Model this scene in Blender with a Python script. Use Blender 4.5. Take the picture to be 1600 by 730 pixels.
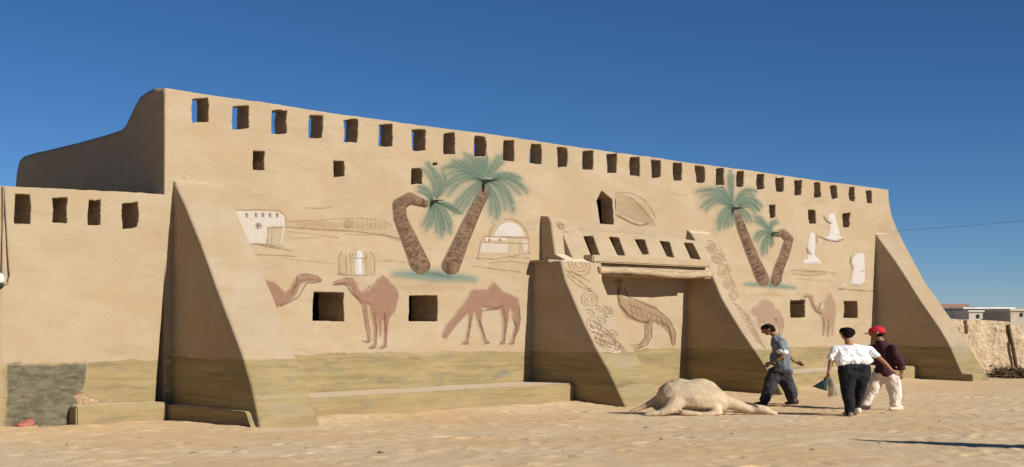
import bpy, bmesh, math, random
import numpy as np
from mathutils import Vector, Matrix
random.seed(7)
for o in list(bpy.data.objects): bpy.data.objects.remove(o)
SC = bpy.context.scene
COL = SC.collection
R = math.radians

# ------------------------------------------------------------ camera, sky, sun
F = 1993.0; HY = 494.0; CZ = 1.85
cam_d = bpy.data.cameras.new('camera'); cam = bpy.data.objects.new('camera', cam_d)
COL.objects.link(cam); SC.camera = cam
cam.location = (0, 0, CZ); cam.rotation_euler = (R(90), 0, 0)
cam_d.sensor_width = 36; cam_d.lens = 36 * F / 1600
cam_d.shift_y = (HY - 365) / 1600
cam_d.clip_start = 0.1; cam_d.clip_end = 6000

U = np.array([.7059, .7083]); U /= np.hypot(*U)
N = np.array([U[1], -U[0]])              # out of the wall, towards the camera
P0 = np.array([-8.4, 22.6])

SUN_EL = 25.0
sun_h = N * math.cos(R(9.5)) + U * math.sin(R(9.5))
sun_dir = Vector((sun_h[0] * math.cos(R(SUN_EL)), sun_h[1] * math.cos(R(SUN_EL)), math.sin(R(SUN_EL))))
world = bpy.data.worlds.new('World'); SC.world = world; world.use_nodes = True
wn = world.node_tree; wn.nodes.clear()
sky = wn.nodes.new('ShaderNodeTexSky'); sky.sky_type = 'NISHITA'; sky.sun_disc = False
sky.sun_elevation = R(SUN_EL); sky.sun_rotation = math.atan2(sun_dir.x, sun_dir.y)
sky.altitude = 3000; sky.air_density = 0.9; sky.dust_density = 0.0; sky.ozone_density = 6.0
bg = wn.nodes.new('ShaderNodeBackground'); bg.inputs[1].default_value = 0.056
wo = wn.nodes.new('ShaderNodeOutputWorld')
hs = wn.nodes.new('ShaderNodeHueSaturation'); hs.inputs['Hue'].default_value = .5; hs.inputs['Saturation'].default_value = 1.1
wn.links.new(sky.outputs[0], hs.inputs['Color']); wn.links.new(hs.outputs[0], bg.inputs[0]); wn.links.new(bg.outputs[0], wo.inputs[0])
sun_d = bpy.data.lights.new('sun', 'SUN'); sun_d.energy = 4.7; sun_d.angle = R(0.5); sun_d.color = (1, .94, .84)
sun = bpy.data.objects.new('sun', sun_d); COL.objects.link(sun)
sun.rotation_euler = sun_dir.to_track_quat('Z', 'Y').to_euler()
sun.location = (10, -20, 30)
SC.view_settings.view_transform = 'Standard'; SC.view_settings.look = 'None'
SC.view_settings.exposure = 0.43; SC.view_settings.gamma = 1.0
SC.render.engine = 'CYCLES'
SC.cycles.max_bounces = 8; SC.cycles.diffuse_bounces = 7

# ------------------------------------------------------------ geometry helpers
def W(px, py, off=0.0):
    t = (px - 800) / F; b = P0 + off * N
    s = (t * b[1] - b[0]) / (U[0] - t * U[1]); D = b[1] + s * U[1]
    return s, CZ - (py - HY) * D / F
def SS(px, py, s):
    t = (px - 800) / F; b = P0 + s * U
    o = (t * b[1] - b[0]) / (N[0] - t * N[1]); D = b[1] + o * N[1]
    return o, CZ - (py - HY) * D / F
def P3(s, n, h):
    s, n, h = np.broadcast_arrays(np.asarray(s, float), np.asarray(n, float), np.asarray(h, float))
    return np.stack([P0[0] + s * U[0] + n * N[0], P0[1] + s * U[1] + n * N[1], h], -1)
def proj(P):
    return 800 + F * P[..., 0] / P[..., 1], HY - F * (P[..., 2] - CZ) / P[..., 1]
def sm(x, a, b):
    t = np.clip((x - a) / (b - a), 0, 1); return t * t * (3 - 2 * t)
def ground_z(x, y):
    return -0.25 * sm(y, 15, 30) + 0 * x
_rng = np.random.default_rng(11)
_perm = _rng.random((256, 256))
def vn(x, y):
    xi = np.floor(x).astype(int); yi = np.floor(y).astype(int); fx = x - xi; fy = y - yi
    fx = fx * fx * (3 - 2 * fx); fy = fy * fy * (3 - 2 * fy)
    g = lambda a, b: _perm[a & 255, b & 255]
    return (g(xi, yi) * (1 - fx) + g(xi + 1, yi) * fx) * (1 - fy) + (g(xi, yi + 1) * (1 - fx) + g(xi + 1, yi + 1) * fx) * fy * 1.0
def fbm(x, y, o=4):
    t = 0; a = .5
    for i in range(o):
        t = t + a * (vn(x + 17.3 * i, y + 5.1 * i) - .5); x = x * 2.03; y = y * 2.03; a *= .5
    return t
def swell(X, Y): return .07 * fbm(X * .35, Y * .5, 3) + .035 * fbm(X * 1.3, Y * 1.6, 3) + .016 * fbm(X * 4.5, Y * 5.0, 3)
def gz(x, y): return float(ground_z(x, y)) + float(swell(np.float64(x), np.float64(y)))
def on_ground(px, py):
    D = 20.0
    for _ in range(25): D = .5 * D + .5 * (CZ - gz((px - 800) / F * D, D)) * F / (py - HY)
    return (px - 800) / F * D, D
def lin(c):
    c = np.asarray(c, float) / 255
    return np.where(c <= .04045, c / 12.92, ((c + .055) / 1.055) ** 2.4)
WALL_LIT = lin((216, 190, 150)); WALL_ALB = np.array([.350, .277, .187])
def pc(r, g, b): return lin((r, g, b)) / WALL_LIT * WALL_ALB

# ------------------------------------------------------------ scene-graph helpers
def link(o, parent=None):
    COL.objects.link(o)
    if parent is not None:
        o.parent = parent
        o.matrix_parent_inverse = Matrix.Translation(parent.location).inverted() if parent.parent is None else Matrix.Identity(4)
    return o
def tag(o, label=None, cat=None, group=None, kind=None):
    if label: o['label'] = label
    if cat: o['category'] = cat
    if group: o['group'] = group
    if kind: o['kind'] = kind
    return o
def empty(name, loc=(0, 0, 0)):
    o = bpy.data.objects.new(name, None); COL.objects.link(o); o.location = loc; o.empty_display_size = .3; return o
def mesh(name, verts, faces, mat, parent=None, smooth=True, attrs=None):
    me = bpy.data.meshes.new(name)
    verts = np.asarray(verts, np.float32).reshape(-1, 3)
    if isinstance(faces, np.ndarray):
        k = faces.shape[1]
        me.vertices.add(len(verts)); me.vertices.foreach_set('co', verts.ravel())
        me.loops.add(faces.size); me.loops.foreach_set('vertex_index', faces.ravel().astype(np.int32))
        me.polygons.add(len(faces)); me.polygons.foreach_set('loop_start', np.arange(0, faces.size, k, dtype=np.int32))
        me.polygons.foreach_set('loop_total', np.full(len(faces), k, np.int32))
        me.update(calc_edges=True)
    else:
        me.from_pydata([tuple(map(float, v)) for v in verts], [], [tuple(f) for f in faces])
    me.validate()
    me.polygons.foreach_set('use_smooth', np.full(len(me.polygons), smooth))
    if attrs:
        for k_, (ty, arr) in attrs.items():
            a = me.attributes.new(k_, ty, 'POINT')
            a.data.foreach_set('color' if ty == 'FLOAT_COLOR' else 'vector', np.asarray(arr, np.float32).ravel())
    me.materials.append(mat)
    o = bpy.data.objects.new(name, me)
    return link(o, parent)
def compact(verts, faces, arrs):
    used = np.unique(faces); m = np.full(len(verts), -1); m[used] = np.arange(len(used))
    return verts[used], m[faces], [a[used] for a in arrs]

# ------------------------------------------------------------ materials
def nmat(name):
    m = bpy.data.materials.new(name); m.use_nodes = True; nt = m.node_tree; nt.nodes.clear()
    out = nt.nodes.new('ShaderNodeOutputMaterial'); b = nt.nodes.new('ShaderNodeBsdfPrincipled')
    nt.links.new(b.outputs[0], out.inputs[0]); b.inputs['Roughness'].default_value = .9
    b.inputs['Specular IOR Level'].default_value = .2
    return m, nt, b
def nd(nt, t, **kw):
    n = nt.nodes.new(t)
    for k, v in kw.items():
        if k.startswith('i_'):
            n.inputs[int(k[2:])].default_value = v
        else: setattr(n, k, v)
    return n
def mixc(nt, fac, a, b, mode='MIX'):
    n = nt.nodes.new('ShaderNodeMix'); n.data_type = 'RGBA'; n.blend_type = mode
    for sock, v in ((0, fac), (6, a), (7, b)):
        if hasattr(v, 'links') or hasattr(v, 'is_linked'): nt.links.new(v, n.inputs[sock])
        else: n.inputs[sock].default_value = v if sock == 0 else (*v, 1) if len(v) == 3 else v
    return n.outputs[2]
def mth(nt, op, a, b=None, c=None, clamp=False):
    n = nt.nodes.new('ShaderNodeMath'); n.operation = op; n.use_clamp = clamp
    for i, v in enumerate((a, b, c)):
        if v is None: continue
        if hasattr(v, 'is_linked'): nt.links.new(v, n.inputs[i])
        else: n.inputs[i].default_value = v
    return n.outputs[0]
def mrange(nt, v, a, b, c=0., d=1.):
    n = nt.nodes.new('ShaderNodeMapRange'); n.interpolation_type = 'SMOOTHSTEP'
    nt.links.new(v, n.inputs[0])
    for i, x in enumerate((a, b, c, d)): n.inputs[i + 1].default_value = x
    return n.outputs[0]
def noise(nt, vec, scale, det=4, rough=.55, mapscale=None, dist=0.):
    if mapscale:
        mp = nt.nodes.new('ShaderNodeMapping'); mp.inputs[3].default_value = mapscale
        nt.links.new(vec, mp.inputs[0]); vec = mp.outputs[0]
    n = nt.nodes.new('ShaderNodeTexNoise'); n.inputs['Scale'].default_value = scale
    n.inputs['Detail'].default_value = det; n.inputs['Roughness'].default_value = rough
    n.inputs['Distortion'].default_value = dist
    nt.links.new(vec, n.inputs['Vector']); return n.outputs[0]

def make_plaster(name='sand_plaster'):
    m, nt, b = nmat(name)
    at = nd(nt, 'ShaderNodeAttribute', attribute_name='swh'); pa = nd(nt, 'ShaderNodeAttribute', attribute_name='paint')
    sep = nt.nodes.new('ShaderNodeSeparateXYZ'); nt.links.new(at.outputs['Vector'], sep.inputs[0])
    geo = nt.nodes.new('ShaderNodeNewGeometry'); pos = geo.outputs['Position']
    cx = nt.nodes.new('ShaderNodeCombineXYZ'); nt.links.new(sep.outputs[0], cx.inputs[0]); nt.links.new(sep.outputs[1], cx.inputs[1])
    v = cx.outputs[0]
    w = tuple(WALL_ALB)
    big = noise(nt, v, .55, 4, .6); streak = noise(nt, v, 1.0, 6, .62, (.8, 2.6, 1), .8); fine = noise(nt, pos, 22, 5, .6)
    c = mixc(nt, mrange(nt, big, .3, .7), tuple(WALL_ALB * [.93, .91, .86]), tuple(WALL_ALB * [1.05, 1.05, 1.06]))
    c = mixc(nt, mrange(nt, streak, .50, .74, 0, .75), c, tuple(WALL_ALB * [.80, .78, .74]))
    c = mixc(nt, mrange(nt, streak, .48, .27, 0, .45), c, tuple(WALL_ALB * [1.10, 1.12, 1.16]))
    patch = noise(nt, v, .9, 3, .5, (1, 1.6, 1), .6)
    c = mixc(nt, mrange(nt, patch, .48, .64, 0, .85), c, tuple(WALL_ALB * [.98, .90, .80]))
    c = mixc(nt, mrange(nt, fine, .35, .7, 0, .34), c, tuple(WALL_ALB * [.82, .80, .76]))
    c = mixc(nt, pa.outputs['Alpha'], c, pa.outputs['Color'])
    # painted ochre dado: attribute z is metres below its upper edge
    en = noise(nt, v, 1.3, 4, .6); en2 = noise(nt, v, 9, 3, .5)
    e = mth(nt, 'ADD', mth(nt, 'ADD', sep.outputs[2], mth(nt, 'MULTIPLY', mth(nt, 'SUBTRACT', en, .5), .16)), mth(nt, 'MULTIPLY', mth(nt, 'SUBTRACT', en2, .5), .03))
    bm = mrange(nt, e, -.012, .012)
    s1 = noise(nt, v, 1.0, 6, .7, (.9, 6, 1), .5); s2 = noise(nt, v, 1.0, 4, .6, (.5, 2.2, 1)); s3 = noise(nt, v, 1, 5, .6, (1.1, 3.4, 1), .5)
    bc = mixc(nt, mrange(nt, s2, .35, .65), tuple(pc(196, 170, 116)), tuple(pc(178, 156, 104)))
    bc = mixc(nt, mrange(nt, s1, .50, .74, 0, .6), bc, tuple(pc(128, 112, 76)))
    bc = mixc(nt, mrange(nt, s3, .55, .72, 0, .7), bc, tuple(pc(146, 140, 116)))
    bc = mixc(nt, mrange(nt, s3, .42, .22, 0, .6), bc, tuple(pc(204, 180, 132)))
    s5 = noise(nt, v, 1.0, 5, .62, (.45, 8.5, 1), .35)
    bc = mixc(nt, mrange(nt, s5, .50, .70, 0, .55), bc, tuple(pc(150, 124, 78)))
    bc = mixc(nt, mrange(nt, s5, .44, .32, 0, .5), bc, tuple(pc(206, 184, 136)))
    br = nd(nt, 'ShaderNodeTexBrick'); nt.links.new(v, br.inputs['Vector']); br.inputs['Scale'].default_value = 1
    br.inputs['Mortar Size'].default_value = .012; br.inputs['Mortar Smooth'].default_value = 1
    br.inputs['Brick Width'].default_value = 1.25; br.inputs['Row Height'].default_value = .26
    br.inputs['Color1'].default_value = br.inputs['Color2'].default_value = (0, 0, 0, 1); br.inputs['Mortar'].default_value = (1, 1, 1, 1)
    bc = mixc(nt, mth(nt, 'MULTIPLY', br.outputs[0], mrange(nt, s2, .42, .62, .0, .45)), bc, tuple(pc(132, 116, 72)))
    lowd = mrange(nt, e, .75, 1.35, 0, .45)
    bc = mixc(nt, lowd, bc, tuple(pc(196, 164, 118)))
    c = mixc(nt, mth(nt, 'MULTIPLY', bm, mth(nt, 'SUBTRACT', 1, pa.outputs['Alpha'])), c, bc)
    sn = nt.nodes.new('ShaderNodeSeparateXYZ'); nt.links.new(geo.outputs['True Normal'], sn.inputs[0])
    c = mixc(nt, mrange(nt, sn.outputs[2], .70, .9, 0, .95), c, (.62, .50, .37))
    nt.links.new(c, b.inputs['Base Color'])
    bp = nd(nt, 'ShaderNodeBump'); bp.inputs['Strength'].default_value = .7; bp.inputs['Distance'].default_value = .025
    h = mth(nt, 'ADD', mth(nt, 'MULTIPLY', streak, .8), mth(nt, 'MULTIPLY', fine, .35))
    nt.links.new(h, bp.inputs['Height']); nt.links.new(bp.outputs[0], b.inputs['Normal'])
    return m
PLASTER = make_plaster()

def simple(name, col, var=.15, scale=8, rough=.85, bump=.3, mapscale=None, dist=.01):
    m, nt, b = nmat(name); geo = nt.nodes.new('ShaderNodeTexCoord'); v = geo.outputs['Object']
    n1 = noise(nt, v, scale, 5, .6, mapscale); col = np.array(col)
    c = mixc(nt, mrange(nt, n1, .3, .7), tuple(col * (1 - var)), tuple(np.minimum(col * (1 + var), .9)))
    nt.links.new(c, b.inputs['Base Color']); b.inputs['Roughness'].default_value = rough
    bp = nd(nt, 'ShaderNodeBump'); bp.inputs['Strength'].default_value = bump; bp.inputs['Distance'].default_value = dist
    nt.links.new(n1, bp.inputs['Height']); nt.links.new(bp.outputs[0], b.inputs['Normal'])
    return m
M_REVEAL = simple('window_reveal_plaster', WALL_ALB * [.95, .88, .78], .2, 6)
M_INNER = simple('interior_plaster', (.40, .30, .20), .2, 3)
M_LOG = simple('palm_wood', WALL_ALB * [1.0, .97, .92], .22, 3, mapscale=(1, 1, 6), bump=.7, dist=.03)
M_WOOD = simple('dark_wood', (.10, .065, .035), .3, 9)
M_ROOF = simple('roof_mud', WALL_ALB * .8, .1, 2)

def make_sand():
    m, nt, b = nmat('desert_sand'); geo = nt.nodes.new('ShaderNodeNewGeometry'); v = geo.outputs['Position']
    a = noise(nt, v, .22, 5, .6); c1 = noise(nt, v, 1.7, 6, .65, (.5, 1.6, 1)); f = noise(nt, v, 14, 6, .7); g = noise(nt, v, 60, 3, .6)
    S = np.array([.65, .480, .285])
    c = mixc(nt, mrange(nt, a, .35, .65), tuple(S * [1.0, .94, .86]), tuple(S * [1.02, 1.07, 1.14]))
    c = mixc(nt, mrange(nt, c1, .52, .75, 0, .6), c, tuple(S * [1.06, .90, .76]))
    c = mixc(nt, mrange(nt, c1, .45, .25, 0, .5), c, tuple(S * [1.02, 1.12, 1.28]))
    c = mixc(nt, mrange(nt, f, .48, .72, 0, .6), c, tuple(S * [.74, .70, .66]))
    c = mixc(nt, mrange(nt, noise(nt, v, 5, 4, .6, (.6, 1.5, 1)), .52, .7, 0, .5), c, tuple(S * [.86, .80, .72]))
    c = mixc(nt, mrange(nt, g, .62, .78, 0, .5), c, tuple(S * [.6, .6, .6]))
    nt.links.new(c, b.inputs['Base Color']); b.inputs['Roughness'].default_value = 1
    bp = nd(nt, 'ShaderNodeBump'); bp.inputs['Strength'].default_value = .45; bp.inputs['Distance'].default_value = .02
    nt.links.new(mth(nt, 'ADD', f, mth(nt, 'MULTIPLY', g, .3)), bp.inputs['Height']); nt.links.new(bp.outputs[0], b.inputs['Normal'])
    return m

# ------------------------------------------------------------ ground
def ground():
    def axis(lo, hi, d, far):
        c = list(np.arange(lo, hi, d)); st = d; x = c[-1]
        while x < far: st *= 1.18; x += st; c.append(x)
        st = d; x = lo; pre = []
        while x > -far: st *= 1.18; x -= st; pre.append(x)
        return np.array(pre[::-1] + c)
    xs = axis(-10, 13, .05, 3000); ys = axis(15.5, 36, .06, 3000)
    X, Y = np.meshgrid(xs, ys)
    Z = ground_z(X, Y).copy()
    near = sm(Y, 10, 16) * (1 - sm(Y, 60, 120)) * sm(X, -40, -15) * (1 - sm(X, 30, 60))
    Z += near * swell(X, Y)
    sel = np.ones_like(Z, bool)
    rg = np.random.default_rng(3)
    for _ in range(1500):        # footprints and scuffs
        x = rg.uniform(-10, 13); y = rg.uniform(15.5, 36); a = rg.uniform(0, 6.28); l = rg.uniform(.09, .2); w = l * rg.uniform(.4, .6)
        i0, i1 = np.searchsorted(xs, [x - .5, x + .5]); j0, j1 = np.searchsorted(ys, [y - .5, y + .5])
        dx = X[j0:j1, i0:i1] - x; dy = Y[j0:j1, i0:i1] - y
        p = (dx * math.cos(a) + dy * math.sin(a)) / l; q = (-dx * math.sin(a) + dy * math.cos(a)) / w
        r = p * p + q * q; d = rg.uniform(.006, .022)
        Z[j0:j1, i0:i1] += d * (-np.exp(-r * 1.2) + .45 * np.exp(-(np.sqrt(r) - 1.7) ** 2 * 2.5))
    # drifted sand against the facade
    rel = np.stack([X - P0[0], Y - P0[1]], -1); s = rel @ U; n = rel @ N
    Z += (.05 + .12 * fbm(s * .9, n * .9, 3)) * np.exp(-np.clip(n - 1.2, 0, 9) ** 2 * .8) * (s > -12) * (s < 31) * (n > -1)
    Z += .03 * fbm(X * .8, Y * .9, 2) * 0
    h, w = X.shape; i = np.arange(h * w).reshape(h, w)
    f = np.stack([i[:-1, :-1], i[:-1, 1:], i[1:, 1:], i[1:, :-1]], -1).reshape(-1, 4)
    o = mesh('ground', np.stack([X, Y, Z], -1).reshape(-1, 3), f, make_sand()); tag(o, kind='structure')
ground()

# ------------------------------------------------------------ 2D drawing in the facade's own raster
def seg_dist(X, Y, pts):
    pts = np.asarray(pts, float); best = np.full(X.shape, 1e9); T = np.zeros(X.shape); L = 0; side = np.zeros(X.shape)
    lens = np.hypot(*(pts[1:, :2] - pts[:-1, :2]).T); acc = np.concatenate([[0], np.cumsum(lens)])
    for k in range(len(pts) - 1):
        a, b = pts[k], pts[k + 1]; d = b[:2] - a[:2]; l2 = max(d @ d, 1e-9)
        t = np.clip(((X - a[0]) * d[0] + (Y - a[1]) * d[1]) / l2, 0, 1)
        dist = np.hypot(X - a[0] - t * d[0], Y - a[1] - t * d[1])
        r = 0
        if pts.shape[1] > 2: r = a[2] + (b[2] - a[2]) * t
        dd = dist - r; m = dd < best
        best = np.where(m, dd, best); T = np.where(m, acc[k] + t * lens[k], T)
        side = np.where(m, np.sign(d[0] * (Y - a[1]) - d[1] * (X - a[0])), side)
    return best, T, side
def poly_sd(X, Y, pts):
    pts = np.asarray(pts, float); n = len(pts); ins = np.zeros(X.shape, bool); best = np.full(X.shape, 1e9)
    for k in range(n):
        a, b = pts[k], pts[(k + 1) % n]; d = b - a; l2 = max(d @ d, 1e-9)
        t = np.clip(((X - a[0]) * d[0] + (Y - a[1]) * d[1]) / l2, 0, 1)
        best = np.minimum(best, np.hypot(X - a[0] - t * d[0], Y - a[1] - t * d[1]))
        c = ((a[1] > Y) != (b[1] > Y)); 
        with np.errstate(divide='ignore', invalid='ignore'):
            xx = (b[0] - a[0]) * (Y - a[1]) / (b[1] - a[1]) + a[0]
        ins ^= c & (X < xx)
    return np.where(ins, -best, best)
def bez(p0, p1, p2, n=12):
    t = np.linspace(0, 1, n)[:, None]; p0, p1, p2 = map(np.array, (p0, p1, p2))
    return (1 - t) ** 2 * p0 + 2 * t * (1 - t) * p1 + t * t * p2

class Canvas:
    def __init__(s, X, Y):
        s.X, s.Y = X, Y; s.c = np.zeros(X.shape + (3,)) + WALL_ALB; s.a = np.zeros(X.shape); s.h = np.zeros(X.shape)
    def lay(s, a, col, h=0.):
        col = np.asarray(col)
        na = s.a + a * (1 - s.a); w = np.where(na > 1e-4, a / np.maximum(na, 1e-4), 0)[..., None]
        s.c = s.c * (1 - w) + col * w; s.a = na; s.h = s.h + h
    def blob(s, pts, col, soft=3, alpha=1., h=0., tex=0.):
        d, t, _ = seg_dist(s.X, s.Y, pts); a = (1 - sm(d, -soft, soft * .4)) * alpha
        if tex: a = a * (1 - tex * (fbm(s.X * .35, s.Y * .35, 3) + .25))
        s.lay(a, col, h * (1 - sm(d, -4, 0))); return d
    def blobs(s, chains, col, soft=3, alpha=1., h=0., tex=.3):
        d = np.full(s.X.shape, 1e9)
        for c in chains: d = np.minimum(d, seg_dist(s.X, s.Y, c)[0])
        d = d + 1.2 * fbm(s.X * .2, s.Y * .2, 3)
        a = (1 - sm(d, -soft, soft * .5)) * alpha * (1 - tex * (fbm(s.X * .5, s.Y * .5, 3) + .2))
        s.lay(a, col, h * (1 - sm(d, -5, 0))); return d
    def line(s, pts, col, w=.8, alpha=1., h=-.012, wob=.5):
        X = s.X + wob * 3 * fbm(s.X * .12, s.Y * .12, 2); Y = s.Y + wob * 3 * fbm(s.X * .12 + 9, s.Y * .12, 2)
        d, t, _ = seg_dist(X, Y, pts); br = .65 + .7 * (vn(t * .15 + pts[0][0], t * 0 + pts[0][1]) - .2)
        a = (1 - sm(d, w * .3, w + .9)) * alpha * np.clip(br, 0, 1)
        s.lay(a, col, h * a)
    def poly(s, pts, col, soft=1., alpha=1., h=0., tex=0.):
        d = poly_sd(s.X, s.Y, pts) + .8 * fbm(s.X * .25, s.Y * .25, 2)
        a = (1 - sm(d, -soft, soft)) * alpha
        if tex: a = a * (1 - tex * (fbm(s.X * .4, s.Y * .4, 3) + .3))
        s.lay(a, col, h * (1 - sm(d, -2.5, .5)))
    def frond(s, p0, p1, p2, w=8, h=.02, dens=1.2, seed=0, alpha=.8):
        jit = lambda p, k: (p[0] + k * math.sin(seed * 5.7 + k), p[1] + k * math.cos(seed * 3.1 + k))
        for m, (dx, ww_, al) in enumerate(((0, 1., 1.), (-.45, .7, .8), (.45, .7, .8))):
            nx, ny = -(p2[1] - p0[1]), p2[0] - p0[0]; nl = max(1e-6, math.hypot(nx, ny)); o = dx * w * 1.5
            q1 = (p1[0] + nx / nl * o * .7, p1[1] + ny / nl * o * .7); q2 = (p0[0] + (p2[0] - p0[0]) * (1 if m == 0 else .86) + nx / nl * o, p0[1] + (p2[1] - p0[1]) * (1 if m == 0 else .86) + ny / nl * o)
            pts = bez(p0, q1, jit(q2, 2)); d, t, side = seg_dist(s.X, s.Y, pts)
            L = np.hypot(*(pts[1:] - pts[:-1]).T).sum(); q = np.clip(t / L, 0, 1)
            ww = w * ww_ * (.45 + .9 * q) * (1 - .5 * q ** 3); n = fbm(s.X * .22 + seed + m, s.Y * .22, 3)
            s.lay((1 - sm(d, 0, ww * 1.9)) * .34 * al, GREEN)
            comb = np.clip(.55 + .45 * np.sin((t * .9 - d * .9) * dens * .8 + side * 1.3 + 6 * n) + 1.1 * n, 0, 1)
            env = 1 - sm(d, ww * .2, ww * 1.05); s.lay(env * (.35 + .6 * comb) * alpha * al, GREEN, h * env * comb * .45)
            a2 = (1 - sm(d, .2, 1.7 - .6 * q)) * (.95 - .35 * q) * al; s.lay(a2 * .8, GREEND, h * .9 * a2)
GREEN = pc(124, 140, 114); GREEND = pc(62, 84, 72); TEAL = pc(110, 142, 124)
TRUNK = pc(160, 126, 94); TRUNKD = pc(88, 66, 48); LINE = pc(150, 116, 76); LINED = pc(116, 88, 58)
CAMEL = pc(163, 115, 90); CAMELD = pc(112, 78, 56); CAMELP = pc(190, 142, 112); WHITE = pc(238, 226, 208)

def wall_noise(s, h):
    return .050 * fbm(s * .35, h * .5, 3) + .020 * fbm(s * 1.4, h * 3.0, 3) + .012 * fbm(s * 5, h * 6, 3)
def swh(s, n, h, band):
    return np.stack([s + n * .9, h, band], -1)
def band_top(s): return 1.05 - .0085 * (s - 6)

# generic thick sheet with holes; grid (s, v) warped to (s,h); returns object, window parts made as children
def thick_wall(name, parent, sc, hr, top, bottom, thick, holes, n0=0., lean=None, canvas_fn=None, band=band_top, hole_names='window', send=None, deep_from=None, deep_by=.5, nf=wall_noise):
    sc = np.asarray(sc); v = np.linspace(0, 1, hr)
    S, V = np.meshgrid(sc, v)
    H = bottom + V * (top(S) - bottom)
    if send is not None: S = send(S, H)
    # holes in (s,h)
    dh = (top(sc.mean()) - bottom) / (hr - 1)
    hid = np.full((hr - 1, len(sc) - 1), -1); Sc = (S[:-1, :-1] + S[1:, 1:]) / 2; Hc = (H[:-1, :-1] + H[1:, 1:]) / 2
    for k, hp in enumerate(holes):
        hp = np.array(hp); b0 = hp.min(0) - .1; b1 = hp.max(0) + .1
        m = (Sc > b0[0]) & (Sc < b1[0]) & (Hc > b0[1]) & (Hc < b1[1])
        jj, ii = np.where(m)
        if len(jj) == 0: continue
        sd = poly_sd(Sc[jj, ii], Hc[jj, ii], hp); hid[jj[sd < 0], ii[sd < 0]] = k
        # snap vertices
        m = (S > b0[0]) & (S < b1[0]) & (H > b0[1]) & (H < b1[1]); jj, ii = np.where(m)
        x = S[jj, ii]; y = H[jj, ii]; best = np.full(x.shape, 1e9); bx = x.copy(); by = y.copy()
        for q in range(len(hp)):
            a, b_ = hp[q], hp[(q + 1) % len(hp)]; d = b_ - a; t = np.clip(((x - a[0]) * d[0] + (y - a[1]) * d[1]) / (d @ d), 0, 1)
            qx = a[0] + t * d[0]; qy = a[1] + t * d[1]; dd = np.hypot(x - qx, y - qy); mm = dd < best
            best = np.where(mm, dd, best); bx = np.where(mm, qx, bx); by = np.where(mm, qy, by)
        st = min(dh, .03) * .62; mm = best < st
        S[jj[mm], ii[mm]] = bx[mm]; H[jj[mm], ii[mm]] = by[mm]
    keep = hid < 0
    n0v = n0 + (lean(H) if lean else 0)
    disp = nf(S, H)
    rel = P3(S, n0v, H); PX, PY = proj(rel)
    cv = Canvas(PX, PY)
    if canvas_fn: canvas_fn(cv, S, H)
    front = P3(S, n0v + disp + cv.h, H); back = P3(S, n0v - thick, H); ring = front + (P3(0, -.04, 0) - P3(0, 0, 0))
    nv = S.size; idx = np.arange(nv).reshape(S.shape)
    cell = np.stack([idx[:-1, :-1], idx[:-1, 1:], idx[1:, 1:], idx[1:, :-1]], -1)
    fr = cell[keep]; bk = cell[keep][:, ::-1] + 2 * nv
    kp = np.pad(keep, 1); hp_ = np.pad(hid, 1, constant_values=-2)
    quads, ids = [], []
    for (dy, dx, e0, e1) in ((-1, 0, (0, 0), (0, 1)), (1, 0, (1, 1), (1, 0)), (0, -1, (1, 0), (0, 0)), (0, 1, (0, 1), (1, 1))):
        nb = kp[1 + dy:kp.shape[0] - 1 + dy, 1 + dx:kp.shape[1] - 1 + dx]; nh = hp_[1 + dy:hp_.shape[0] - 1 + dy, 1 + dx:hp_.shape[1] - 1 + dx]
        m = keep & ~nb; jj, ii = np.where(m)
        a = idx[jj + e0[0], ii + e0[1]]; b_ = idx[jj + e1[0], ii + e1[1]]
        quads.append(np.stack([a, b_], -1)); ids.append(nh[m])
    E = np.concatenate(quads); I = np.concatenate(ids)
    lip = np.stack([E[:, 1], E[:, 0], E[:, 0] + nv, E[:, 1] + nv], -1)
    deep = np.stack([E[:, 1] + nv, E[:, 0] + nv, E[:, 0] + 2 * nv, E[:, 1] + 2 * nv], -1)
    V3 = np.concatenate([front.reshape(-1, 3), ring.reshape(-1, 3), back.reshape(-1, 3)])
    col = np.concatenate([cv.c, cv.a[..., None]], -1).reshape(-1, 4); col3 = np.concatenate([col, col, np.concatenate([np.tile(WALL_ALB, (nv, 1)), np.zeros((nv, 1))], -1)])
    bd = (band(S) - H); sw = swh(S, 0 * S, H, bd).reshape(-1, 3); sw3 = np.concatenate([sw, sw, sw * [1, 1, 1] + [.3, 0, 0]])
    faces = np.concatenate([fr, bk, lip, deep[I < 0]])
    v_, f_, (c_, s_) = compact(V3, faces, [col3, sw3])
    ob = mesh(name, v_, f_, PLASTER, parent, True, {'paint': ('FLOAT_COLOR', c_), 'swh': ('FLOAT_VECTOR', s_)})
    for k in range(len(holes)):
        q = deep[I == k]
        if len(q) == 0: continue
        VV = V3
        if deep_from is not None and deep_from[0] <= k < deep_from[1]:
            VV = V3.copy(); VV[2 * nv:] -= (P3(0, deep_by, 0) - P3(0, 0, 0))
        v_, f_, _ = compact(VV, q, [])
        mesh(hole_names, v_, f_, M_REVEAL, parent, True)
    return ob

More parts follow.
